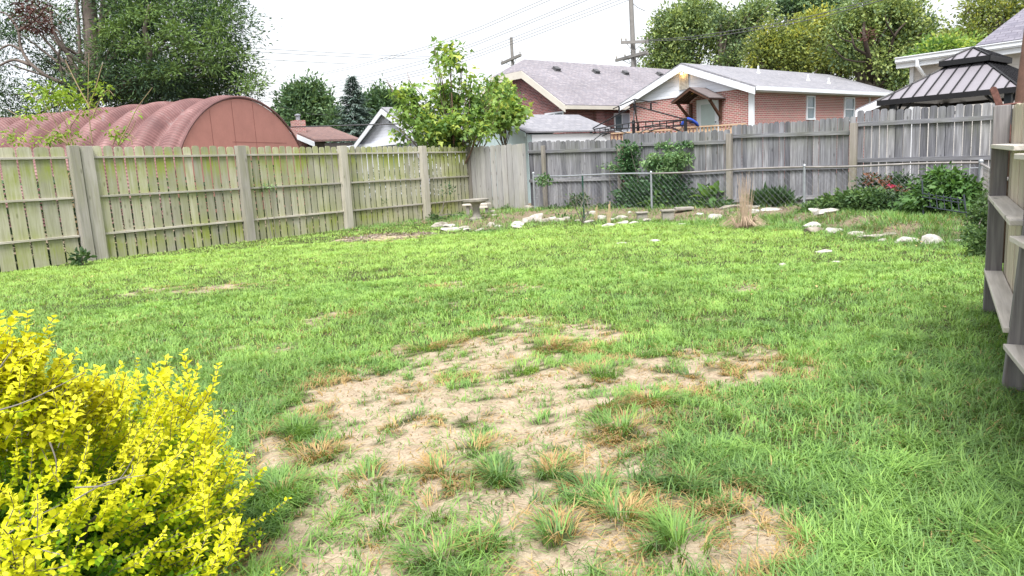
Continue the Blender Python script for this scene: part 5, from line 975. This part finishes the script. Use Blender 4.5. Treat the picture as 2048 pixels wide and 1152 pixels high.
for i, (px, py, w, h, lab) in enumerate(ROCKS):
    q = gpt(px, py); q = q+np.array([0, .12, 0]); k = math.hypot(q[0], q[1])/1470*1.02; rw, rh = w*k*.56, h*k*.62; rd = rw*random.uniform(.55, .85); rs = random.Random(i)
    bm_ = bpy.data.meshes.new('rock'); import bmesh; b = bmesh.new(); bmesh.ops.create_icosphere(b, subdivisions=4, radius=1)
    pl = [(unit((rs.gauss(0, 1), rs.gauss(0, 1), rs.gauss(0, 1))), rs.uniform(.5, .86)) for _ in range(13)]+[(unit((rs.gauss(0, .15), rs.gauss(0, .15), 1)), rs.uniform(.6, .85))]
    for v in b.verts:
        p = np.array(v.co); 
        for nn, dd in pl:
            e = p@nn-dd
            if e > 0: p = p-nn*e*.93
        s = 1+.10*(vnoise(np.array([p[0]*3+i]), np.array([p[1]*3+p[2]*2]), i)[0]-.5)+.05*(vnoise(np.array([p[0]*9+i]), np.array([p[1]*9+p[2]*7]), i)[0]-.5); p = p*s
        v.co = (p[0]*rw*1.15, p[1]*rd*1.15, (p[2]+.35)*rh*1.05)
    b.to_mesh(bm_); b.free(); at = bm_.attributes.new('v', 'FLOAT', 'POINT'); br = .95 if 'white' in lab else (.1 if ('brown' in lab or 'reddish' in lab) else rs.uniform(.35, .85)); at.data.foreach_set('value', np.full(len(bm_.vertices), br, np.float32))
    bm_.polygons.foreach_set('use_smooth', [True]*len(bm_.polygons)); o = bpy.data.objects.new('rock', bm_); COL.objects.link(o); bm_.materials.append(M['stone']); o.location = q-Z*rh*.18; o.rotation_euler = (rs.uniform(-.12, .12), rs.uniform(-.12, .12)+(-.45 if 'tilted' in lab and 'big' in lab else 0), rs.uniform(-.5, .5))
    T(o, lab, 'rock', 'limestone rocks edging the garden bed' if py < 485 and px != 1312 and px != 1246 else 'white stones lying in the lawn')
# birdbath
q = gpt(954, 444); q[2] -= .02; tb = thing('birdbath', q, 'small round concrete birdbath on a pedestal in the back left corner', 'birdbath')
mb = MB(); mb.lathe(q, [(.17, 0), (.17, .05), (.11, .08), (.085, .14), (.08, .30), (.10, .36), (.12, .39)], 20); mb.build('pedestal', M['concrete'], tb, smooth=False)
mb = MB(); mb.lathe(q, [(.10, .385), (.2, .40), (.30, .44), (.31, .49), (.27, .49), (.20, .455), (.05, .44)], 28); mb.build('bowl', M['concrete'], tb)
A = gpt(926, 436); B = gpt(976, 434); tb2 = thing('plank_bench', (A+B)/2, 'low weathered plank bench half hidden behind the birdbath', 'bench'); mb = MB()
e = B-A; z = .30; mb.box(A+Z*z, e*np.array([1, 1, 0]), np.array([.1, .16, 0]), Z*.04, .7, 0); mb.build('seat', M['fence_rail'], tb2, bevel=.004)
mb = MB(); mb.box(A+e*.62+Z*(z-.12), e*.38*np.array([1, 1, 0]), np.array([.02, .05, 0]), Z*.06, .8, 0); mb.build('lower_plank', M['fence_rail'], tb2, bevel=.004)
for t in (.1, .85): mb = MB(); mb.box(A+e*t+np.array([.03, .04, -.05]), (.08, 0, 0), (0, .1, 0), Z*(z+.05), .3, 2); mb.build('leg', M['fence_gp'], tb2)
def block(x, y, w, h, label, slab=False):
    q = gpt(x, y); k = math.hypot(q[0], q[1])/1470; W_, H_ = w*k, h*k; t = thing('concrete_block', q, label, 'concrete block', 'concrete bench supports in the garden bed'); mb = MB()
    mb.box(q+np.array([-W_*.42, 0, -.05]), (W_*.84, 0, 0), (0, W_*.5, 0), Z*(H_*.82+.05)); mb.build('base', M['concrete'], t, bevel=.012); mb = MB(); mb.box(q+np.array([-W_*.5, -.03, H_*.82+.001]), (W_, 0, 0), (0, W_*.5+.06, 0), Z*H_*.18); mb.build('cap', M['concrete'], t, bevel=.01)
block(1285, 434, 24, 17, 'low concrete block with a worn face, left of the taller block'); block(1337, 434, 27, 21, 'taller concrete block with a flat cap, beside the fallen slab')
q = gpt(1374, 428); k = math.hypot(q[0], q[1])/1470; mb = MB(); mb.box(q+np.array([-22*k, 0, .04]), (36*k, -.02, .0), (.02, .26, 0), Z*.06); T(mb.build('concrete_slab', M['concrete'], bevel=.014), 'fallen concrete bench slab lying right of the taller block', 'slab')
# green stake, dry stalks, bare shrub
q = gpt(1168, 437); mb = MB(); mb.box(q-[.016, .016, .1], (.032, 0, 0), (0, .012, 0), Z*1.12); mb.box(q-[.004, .012, .1], (.008, 0, 0), (0, .03, 0), Z*1.12); [mb.box(q+np.array([-.02, -.02, z]), (.04, 0, 0), (0, .02, 0), Z*.015) for z in np.arange(.1, 1., .12)]; T(mb.build('garden_stake', M['greenmetal']), 'dark green metal garden stake standing in the bed before the chain-link', 'stake')
def twigs(name, label, cat, q, n, H, spread, r, mat, depth=3, seed=0, group=None):
    rs = random.Random(seed); mb = MB()
    def grow(p, d, L, rr, k):
        pts = [p]; 
        for i in range(4): d = unit(d+np.array([rs.gauss(0, .18), rs.gauss(0, .18), rs.gauss(0, .10)])); p = p+d*L/4; pts.append(p)
        mb.tube(pts, list(np.linspace(rr, rr*.5, 5)), 5, rs.random())
        if k > 0:
            for j in range(rs.choice((2, 3, 3))): a = pts[rs.randint(2, 4)]; grow(a, unit(d+np.array([rs.gauss(0, .65), rs.gauss(0, .5), rs.uniform(-.1, .5)])), L*rs.uniform(.5, .75), rr*.55, k-1)
    for i in range(n): a = rs.uniform(0, 6.28); grow(np.array(q, float), unit(np.array([math.cos(a)*spread, math.sin(a)*spread, 1])), H*rs.uniform(.4, .6), r*rs.uniform(.7, 1.1), depth)
    return T(mb.build(name, mat), label, cat, group)
twigs('bare_shrub', 'leafless grey shrub with spreading twigs beside the green stake', 'shrub', gpt(1165, 440), 4, .85, .55, .013, M['twig'], 3, 5)
for x, y, h, lb in ((1192, 434, .30, 'cut dry tan stalk nearest to the green stake'), (1218, 440, .40, 'taller cut dry tan stalk right of the pointed grey rock')):
    q = gpt(x, y); mb = MB(); mb.tube([q, q+np.array([.01, 0, h])], [.016, .014], 7); mb.tube([q+[.03, .02, 0], q+np.array([.035, .02, h*1.15])], [.01, .008], 6); mb.tube([q+[-.03, .0, 0], q+np.array([-.035, .0, h*.6])], [.009, .008], 6); T(mb.build('dry_stalk', M['straw']), lb, 'stalk')
# dry ornamental grass
q = gpt(1488, 448); mb = MB(); rs = random.Random(3)
for i in range(75):
    a = rs.uniform(0, 6.28); r_ = rs.uniform(0, .11); H = rs.uniform(.35, 1.02); sp_ = rs.uniform(.02, .13); p = q+np.array([math.cos(a)*r_, math.sin(a)*r_, -.02]); dr = np.array([math.cos(a), math.sin(a), 0]); mb.tube([p, p+dr*sp_*.35*H+Z*H*.5, p+dr*sp_*H+Z*H], [.0045, .0032, .0012], 3, rs.random())
for i in range(130):
    a = rs.uniform(0, 6.28); H = rs.uniform(.06, .25); p = q+np.array([math.cos(a)*.1, math.sin(a)*.1, 0]); dr = np.array([math.cos(a), math.sin(a), 0]); mb.tube([p, p+dr*.12+Z*H, p+dr*(.2+rs.random()*.15)+Z*H*.4], [.005, .004, .002], 3, rs.random())
T(mb.build('ornamental_grass', plain('dry_pink_tan_blades', (.40, .30, .22), .9, .3, 14)), 'tall clump of dry pinkish ornamental grass at the edge of the bed', 'grass clump')
# shrubs and climbers
M['rose'] = leafmat('dark_rose_leaves', [(0, (.02, .045, .022)), (.5, (.045, .09, .04)), (1, (.10, .16, .06))], .25)
M['vine'] = leafmat('climber_leaves', [(0, (.03, .08, .035)), (.5, (.075, .16, .065)), (1, (.22, .34, .15))], .3)
M['bigleaf'] = leafmat('fresh_broad_leaves', [(0, (.05, .11, .035)), (.5, (.10, .20, .055)), (1, (.19, .32, .09))], .35)
M['weed'] = leafmat('weed_leaves', [(0, (.035, .075, .03)), (.5, (.075, .14, .05)), (1, (.15, .24, .08))], .3)
M['redleaf'] = leafmat('rusty_young_leaves', [(0, (.10, .045, .03)), (1, (.27, .12, .07))], .3)
def plant(name, label, cat, lobes_, mat, ncl, per, rc, size, stems=10, tmpl=LEAF6, base=None, group=None, stemmat='twig', **kw):
    """lobes: (px, py, rx, ry, depth)"""
    L = [lobe(*l) for l in lobes_]; c = np.mean([l[0] for l in L], 0); b = np.array([c[0], c[1], float(gz(c[0], c[1]))]) if base is None else np.array(base); t = thing(name, b, label, cat, group)
    _, C = foliage('leaves', M[mat], t, L, ncl, per, rc, size, tmpl, **dict(dict(shell=.3, vs=.32), **kw)); mb = MB()
    for i in range(stems): g = C[rng.integers(0, len(C))]; o = b+np.array([random.uniform(-.1, .1), random.uniform(-.1, .1), 0]); o = b+(V3((g-b)[:2], 0))*random.uniform(.2, .6); mb.tube([o, o+(g-o)*.5+np.array([random.uniform(-.05, .05), 0, .05]), g], [.008, .006, .003], 4)
    if stems: mb.build('stem', M[stemmat], t)
    return t
def fdep(x, off=0.): return Gp(x, 330)[1]+off   # depth of the grey fence on that sight line
y = lambda x, o=-.25: fdep(x, o)
cd_ = lambda x, o=-.3: Cp(x, 330)[1]+o
plant('climbing_vine', 'mound of light green climber hanging over the chain-link rail on the grey fence', 'vine', [(1325, 320, 40, 12, y(1325, -.25), 0, 1, 14), (1350, 312, 26, 11, y(1350, -.25), 0, 1, 14), (1300, 325, 22, 11, y(1300, -.25), 0, 1, 14), (1335, 342, 26, 11, y(1335, -.3), 0, 1, 14), (1368, 322, 14, 9, y(1365, -.25), 0, 1, 12)], 'vine', 150, 11, .11, .075, 8, vbase=.8, droop=.5, up=.8)
plant('climbing_vine', 'dark climber covering the fence post and filling the corner down to the ground', 'vine', [(1255, 320, 9, 32, y(1255, -.15), 0, 1, 8), (1262, 345, 12, 22, y(1262, -.15), 0, 1, 10), (1272, 395, 28, 32, y(1272, -.3)), (1295, 410, 26, 24, y(1295, -.3)), (1320, 380, 24, 28, y(1320, -.25)), (1345, 375, 28, 18, y(1345, -.2)), (1350, 405, 30, 18, y(1350, -.25)), (1245, 400, 10, 28, y(1245))], 'vine', 620, 14, .17, .09, 10, vbase=.28, vs=.25)
plant('climbing_vine', 'thin strand of climber trailing along the top rail of the grey fence', 'vine', [(1270, 293, 20, 5, y(1270, -.12)), (1330, 291, 30, 5, y(1330, -.12)), (1370, 290, 20, 5, y(1370, -.12)), (1258, 305, 6, 10, y(1258, -.12)), (1275, 305, 6, 10, y(1275, -.12))], 'vine', 70, 9, .08, .07, 3, vbase=.5)
plant('climbing_vine', 'small tuft of climber on the chain-link rail by the corner post', 'vine', [(1085, 358, 16, 7, 19.2), (1098, 366, 10, 8, 19.1)], 'vine', 26, 10, .09, .07, 3, vbase=.6)
plant('climbing_vine', 'wispy climber strands on the grey fence left of the covered post', 'vine', [(1215, 333, 24, 5, y(1215, -.15)), (1240, 338, 14, 6, y(1240, -.15))], 'vine', 22, 8, .1, .07, 3, vbase=.75)
plant('leafy_shrub', 'light green leafy shrub behind the taller concrete block', 'shrub', [(1335, 402, 30, 12, 17.4), (1310, 408, 18, 10, 17.4), (1360, 404, 16, 12, 17.4), (1325, 420, 30, 12, 17.6)], 'bigleaf', 95, 11, .15, .12, 8, vbase=.5, droop=.5, up=1)
plant('broad_leaf_plant', 'upright plant with very large leaves in front of the grey fence', 'plant', [(1425, 392, 14, 10, 16.6), (1410, 398, 8, 8, 16.6), (1438, 393, 8, 6, 16.6), (1424, 410, 16, 8, 16.6)], 'bigleaf', 16, 4, .15, .26, 5, vbase=.6, up=1.4)
plant('ground_weeds', 'dark low weeds spreading right of the fallen slab', 'weeds', [(1400, 412, 26, 14, 16.7), (1440, 415, 24, 10, 16.2), (1385, 420, 24, 10, 17.), (1375, 395, 16, 12, 17.6), (1410, 385, 26, 10, 17.)], 'weed', 150, 11, .13, .075, 5, vbase=.28)
plant('ground_weeds', 'low weeds at the foot of the grey fence behind the bare shrub', 'weeds', [(1100, 420, 26, 7, 19.2), (1150, 415, 26, 14, 18.8), (1160, 400, 20, 12, 18.8), (1205, 420, 30, 10, 18.2), (1235, 418, 22, 10, 18.), (1130, 424, 30, 6, 18.9)], 'weed', 230, 11, .12, .065, 6, vbase=.3)
plant('ground_weeds', 'weeds growing around the birdbath and the rocks beside it', 'weeds', [(905, 440, 20, 8, 19.), (925, 436, 20, 8, 19.5), (985, 432, 16, 8, 19.8), (1000, 440, 14, 6, 19.), (1015, 425, 10, 10, 20.), (940, 445, 16, 6, 18.6), (870, 438, 12, 6, 19.)], 'weed', 150, 11, .11, .07, 5, vbase=.4)
plant('ground_weeds', 'weeds and grass between the tilted slab and the bare shrub', 'weeds', [(1060, 443, 20, 6, 17.9), (1085, 446, 20, 6, 17.6), (1130, 440, 30, 6, 17.4), (1145, 448, 18, 6, 17.), (1195, 440, 14, 6, 17.)], 'weed', 120, 11, .11, .07, 4, vbase=.42)
plant('iris_clump', 'dark green strappy clump left of the middle chain-link post', 'plant', [(1540, 400, 34, 14, 15.8), (1520, 408, 20, 12, 15.8), (1560, 408, 20, 12, 15.6)], 'weed', 130, 12, .12, .17, 0, tmpl=NEEDLE, vbase=.2, up=0, droop=-1.2)
plant('low_shrub', 'low spreading dark green shrub in front of the roses', 'shrub', [(1690, 400, 36, 14, cd_(1690)), (1735, 398, 34, 16, cd_(1735)), (1655, 412, 26, 10, cd_(1660)), (1715, 412, 36, 10, cd_(1715)), (1765, 407, 26, 16, cd_(1765)), (1625, 420, 20, 8, cd_(1625))], 'weed', 420, 13, .12, .07, 14, vbase=.55, vs=.3)
rb_ = plant('rose_bush', 'rose bush with rusty young leaves and one pink flower against the grey fence', 'rose bush', [(1765, 375, 30, 18, 13.7), (1740, 365, 16, 12, 13.8), (1800, 370, 26, 20, 13.5), (1785, 402, 40, 16, cd_(1785)), (1815, 398, 26, 20, cd_(1815)), (1735, 385, 20, 14, 13.8)], 'rose', 240, 11, .13, .06, 26, vbase=.42)
foliage('young_leaves', M['redleaf'], rb_, [lobe(1740, 358, 14, 8, 13.6), lobe(1757, 378, 12, 8, 13.3), lobe(1798, 392, 10, 8, 13.1), lobe(1772, 362, 8, 6, 13.5), lobe(1800, 380, 14, 10, 13.1)], 40, 7, .08, .055, LEAF6)
M['pink'] = leafmat('pink_petals', [(0, (.5, .02, .10)), (1, (.75, .08, .22))], .3)
foliage('flower', M['pink'], rb_, [lobe(1784, 371, 3.5, 2.5, 13.2)], 3, 14, .03, .035, LEAF6); foliage('flower', M['redleaf'], rb_, [lobe(1773, 362, 4, 2, 13.3)], 2, 10, .03, .03, LEAF6)
plant('leafy_shrub', 'largest dark green leafy shrub rising behind the leaning iron grid', 'shrub', [(1895, 375, 38, 20, 11.6), (1885, 355, 26, 14, 11.8), (1925, 385, 34, 20, 11.5), (1860, 400, 30, 18, 11.6), (1900, 410, 40, 16, 11.5), (1940, 400, 20, 26, 11.4), (1830, 408, 20, 18, 11.9), (1845, 385, 20, 14, 11.9)], 'bigleaf', 460, 12, .13, .095, 22, vbase=.25, vs=.28, droop=.45, up=1.)
plant('ground_weeds', 'fine weeds spilling out beside the dark post of the right fence', 'weeds', [(1960, 440, 16, 26, 9.6), (1950, 465, 16, 10, 9.2), (1965, 480, 14, 16, 8.2), (1970, 410, 10, 24, 10.2), (1955, 500, 10, 8, 8.2)], 'weed', 170, 12, .09, .05, 6, vbase=.55)
plant('ground_weeds', 'tuft of weed at the foot of the double fence post on the left', 'weeds', [(160, 515, 10, 12, 12.6)], 'weed', 12, 9, .09, .09, 2, vbase=.4)
plant('climbing_vine', 'single light tendril with leaves hanging on the left fence rail', 'vine', [(538, 375, 18, 4, Lp(538, 380)[1]-.1)], 'vine', 9, 8, .07, .05, 2, vbase=.75)
plant('climbing_vine', 'thin strands of climber on the last green stained fence bay', 'vine', [(890, 375, 20, 20, Lp(890, 380)[1]-.15), (905, 385, 16, 12, Lp(905, 380)[1]-.15), (770, 410, 10, 10, Lp(770, 410)[1]-.1), (865, 395, 12, 10, Lp(865, 380)[1]-.1)], 'vine', 22, 5, .1, .06, 4, vbase=.35)
# stumps
for x, y_, h, r_, ln, lb in ((1580, 405, .32, .07, (-.04, .05), 'shorter dark tree stump left of the middle chain-link post'), (1600, 412, .62, .085, (.22, .05), 'taller twisted dark stump leaning right behind the chain-link post')):
    q = gpt(x, y_+8); q = q+np.array([0, .9, 0]); mb = MB(); rs = random.Random(x); P = [q+np.array([ln[0]*t+rs.gauss(0, .012), ln[1]*t, h*t]) for t in np.linspace(0, 1, 7)]; mb.tube(P, [r_*(1.5-1.*t)*rs.uniform(.85, 1.1) for t in np.linspace(0, 1, 7)], 9); mb.tube([P[3], P[3]+np.array([.1, 0, .16])], [.04, .02], 6); T(mb.build('tree_stump', M['bark_d']), lb, 'stump')
# leaning iron grid
A = gpt(1852, 447)+np.array([0, .3, 0]); B = gpt(1943, 452)+np.array([0, .3, 0]); ti = thing('iron_headboard', (A+B)/2, 'blue black iron headboard grid leaning in the shrub at the right of the bed', 'iron grid')
def ip(x, y): q = onl(x, y, A, unit(B-A)); return q+np.array([.0, .35*max(0, q[2]), 0])
for a, b in (((1851, 433), (1863, 362)), ((1939, 437), (1943, 390))): mb = MB(); mb.tube([ip(*a), ip(*b)], .013, 7); mb.build('upright', M['iron'], ti)
for a, b in (((1855, 413), (1940, 427)), ((1860, 388), (1942, 402)), ((1858, 395), (1942, 408))): mb = MB(); mb.tube([ip(*a), ip(*b)], .010, 6); mb.build('crossbar', M['iron'], ti)
for x in (1869, 1883, 1898, 1912, 1926): yb = 413+(x-1855)*.165; mb = MB(); mb.tube([ip(x, yb), ip(x+3, yb-30)], .007, 6); mb.build('bar', M['iron'], ti)
# wood chips in the lawn
n = 1500; c = G(775, 475); a = rng.random(n)*6.28; r = np.sqrt(rng.random(n)); x = c[0]+r*np.cos(a)*1.05; y2 = c[1]+r*np.sin(a)*.85; k = fbm(x*2, y2*2, 8, 3) > .42; x, y2 = x[k], y2[k]; n = len(x)
c_, f_, v_ = leafarr(np.stack([x, y2, gz(x, y2)+.012], 1), randdir(n)*[1, 1, .3], np.tile(Z, (n, 1)), .03+.05*rng.random(n), LEAF4, rng.random(n)); M['chips'] = leafmat('wood_chips', [(0, (.09, .065, .05)), (.5, (.22, .17, .14)), (1, (.38, .33, .29))], .02, .95); T(arrmesh('wood_chips', c_, f_, v_, M['chips']), 'old wood chips on a worn patch of lawn', 'wood chips', kind='stuff')
n = 5000; x = 3.5+5*rng.random(n); y2 = 8+8*rng.random(n); bd = beyond(x, y2); k = (bd > .1) & (bd < 2.5) & inyard(x, y2); x, y2 = x[k], y2[k]; n = len(x); c_, f_, v_ = leafarr(np.stack([x, y2, gz(x, y2)+.01], 1), randdir(n)*[1, 1, .3], np.tile(Z, (n, 1)), .02+.05*rng.random(n), LEAF4, rng.random(n)); T(arrmesh('mulch', c_, f_, v_, M['chips']), 'brown mulch and leaf litter in the right part of the bed', 'mulch', kind='stuff')
# ------------------------------------------------------------------ golden shrub in the foreground
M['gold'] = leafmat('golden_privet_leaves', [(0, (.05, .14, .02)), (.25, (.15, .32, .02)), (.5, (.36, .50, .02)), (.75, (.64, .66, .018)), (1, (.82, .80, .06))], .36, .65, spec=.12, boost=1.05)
GL = (np.array([(0, 0, 0), (.22, .25, .05), (.6, .31, .06), (1, 0, -.10), (.6, -.31, .06), (.22, -.25, .05), (.3, 0, 0), (.65, 0, -.015)]), np.array([(0, 1, 6), (1, 2, 7), (1, 7, 6), (2, 3, 7), (3, 4, 7), (4, 5, 6), (4, 6, 7), (5, 0, 6)]))
bc = np.array([-1.55, 2.12, .16]); br_ = np.array([.55, .62, .50]); tgd = thing('golden_shrub', (bc[0], bc[1], 0), 'dense golden yellow leaved shrub filling the lower left corner', 'shrub')
P, A, U, SZ, v = [], [], [], [], []; mb = MB(); rs = np.random.default_rng(4)
def shoot(o, d, L, v0, droop=.0, sz=.026):
    n = max(5, int(L/.0125)); p = np.array(o, float); d = unit(d); pts = [p]; side = unit(np.cross(d, Z+rs.normal(0, .2, 3)))
    for i in range(n):
        t = i/n; d = unit(d+np.array([0, 0, .035-droop])+rs.normal(0, .035, 3)); p = p+d*(L/n); pts.append(p)
        for s in (-1, 1):
            s2 = unit(side*s+d*.75+rs.normal(0, .22, 3)); P.append(p); A.append(s2); U.append(Z+d*.35+rs.normal(0, .3, 3)); SZ.append(sz*(1.1-.45*t)*rs.uniform(.75, 1.25)); v.append(np.clip(v0+.30*t+rs.normal(0, .09), 0, 1))
        if i % 1 == 0: side = unit(side*.25+np.cross(d, side)*.97)
    mb.tube(pts[::3]+[pts[-1]], .0012, 4, cap=False)
N = 1700
for i in range(N):
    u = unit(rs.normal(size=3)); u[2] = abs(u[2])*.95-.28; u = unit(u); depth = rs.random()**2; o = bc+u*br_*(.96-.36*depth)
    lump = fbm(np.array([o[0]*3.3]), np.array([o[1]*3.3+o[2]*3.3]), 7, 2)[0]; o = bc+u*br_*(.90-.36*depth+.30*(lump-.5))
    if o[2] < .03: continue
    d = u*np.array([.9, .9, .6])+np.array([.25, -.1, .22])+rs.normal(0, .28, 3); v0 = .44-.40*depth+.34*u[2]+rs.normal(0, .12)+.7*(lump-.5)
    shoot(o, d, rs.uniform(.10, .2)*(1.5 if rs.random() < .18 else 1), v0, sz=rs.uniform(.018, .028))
for px, py, dd, n_, L in ((40, 712, 1.9, 9, .10), (75, 740, 1.9, 8, .10), (10, 695, 1.9, 6, .10), (5, 750, 1.9, 12, .12), (30, 765, 1.9, 12, .12), (70, 765, 1.9, 10, .12), (105, 775, 2.0, 8, .1), (150, 800, 2.05, 12, .12), (190, 805, 2.05, 10, .12), (240, 815, 2.1, 10, .12), (120, 805, 2., 10, .12), (200, 790, 2.15, 4, .1), (300, 795, 2.2, 3, .1), (330, 760, 2.2, 3, .1), (395, 810, 2.15, 5, .15), (370, 830, 2.1, 6, .14), (410, 880, 2.1, 5, .12), (420, 960, 2.05, 5, .12), (440, 1000, 2., 4, .1), (470, 1090, 1.9, 3, .1), (450, 930, 2.1, 3, .09), (430, 1120, 1.85, 5, .1), (350, 820, 2.2, 4, .1), (250, 800, 2.2, 4, .1)):
    for j in range(n_): o = D(px-18, py+22, dd)+rs.normal(0, .025, 3); shoot(o, np.array([.45, -.05, .75])+rs.normal(0, .25, 3), L, .78)
for j in range(190): o = D(rs.uniform(-60, 130), rs.uniform(790, 900), rs.uniform(1.85, 2.1)); shoot(o, np.array([.35, -.1, .45])+rs.normal(0, .3, 3), rs.uniform(.09, .16), rs.uniform(.5, .85))
for j in range(26): o = D(rs.uniform(-40, 90), rs.uniform(1080, 1180), 1.25); shoot(o, np.array([.5, 0, .4])+rs.normal(0, .4, 3), .09, .7, sz=.018)
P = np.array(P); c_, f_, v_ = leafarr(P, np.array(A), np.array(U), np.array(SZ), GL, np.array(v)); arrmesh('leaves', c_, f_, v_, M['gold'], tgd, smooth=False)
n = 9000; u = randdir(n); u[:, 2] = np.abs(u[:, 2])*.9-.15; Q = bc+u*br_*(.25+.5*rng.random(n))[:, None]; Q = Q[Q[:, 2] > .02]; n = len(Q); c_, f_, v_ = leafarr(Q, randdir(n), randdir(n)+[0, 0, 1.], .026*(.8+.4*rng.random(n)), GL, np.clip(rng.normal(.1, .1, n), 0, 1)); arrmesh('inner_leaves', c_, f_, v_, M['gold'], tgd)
for k in range(22): a = rs.uniform(0, 6.28); g = bc+np.array([math.cos(a)*.5, math.sin(a)*.5, rs.uniform(.0, .4)]); o = np.array([bc[0]+math.cos(a)*.06, bc[1]+math.sin(a)*.06, 0]); mb.tube([o, (o+g)/2+[0, 0, .08], g], [.011, .007, .003], 5)
mb.build('stem', M['twig'], tgd)
mb = MB()
for pts in ([(100, 885), (112, 920), (112, 950)], [(150, 975), (230, 965), (270, 910)], [(150, 1000), (215, 965), (290, 950)], [(0, 820), (60, 800), (170, 745)], [(0, 1080), (50, 1045), (120, 1010)], [(0, 735), (25, 700)], [(215, 965), (260, 950), (265, 930)]): mb = MB(); ppath(mb, pts, 1.62 if pts[0][1] > 800 else 1.75, .0022, .0008); mb.build('bare_twig', M['twig'], tgd)
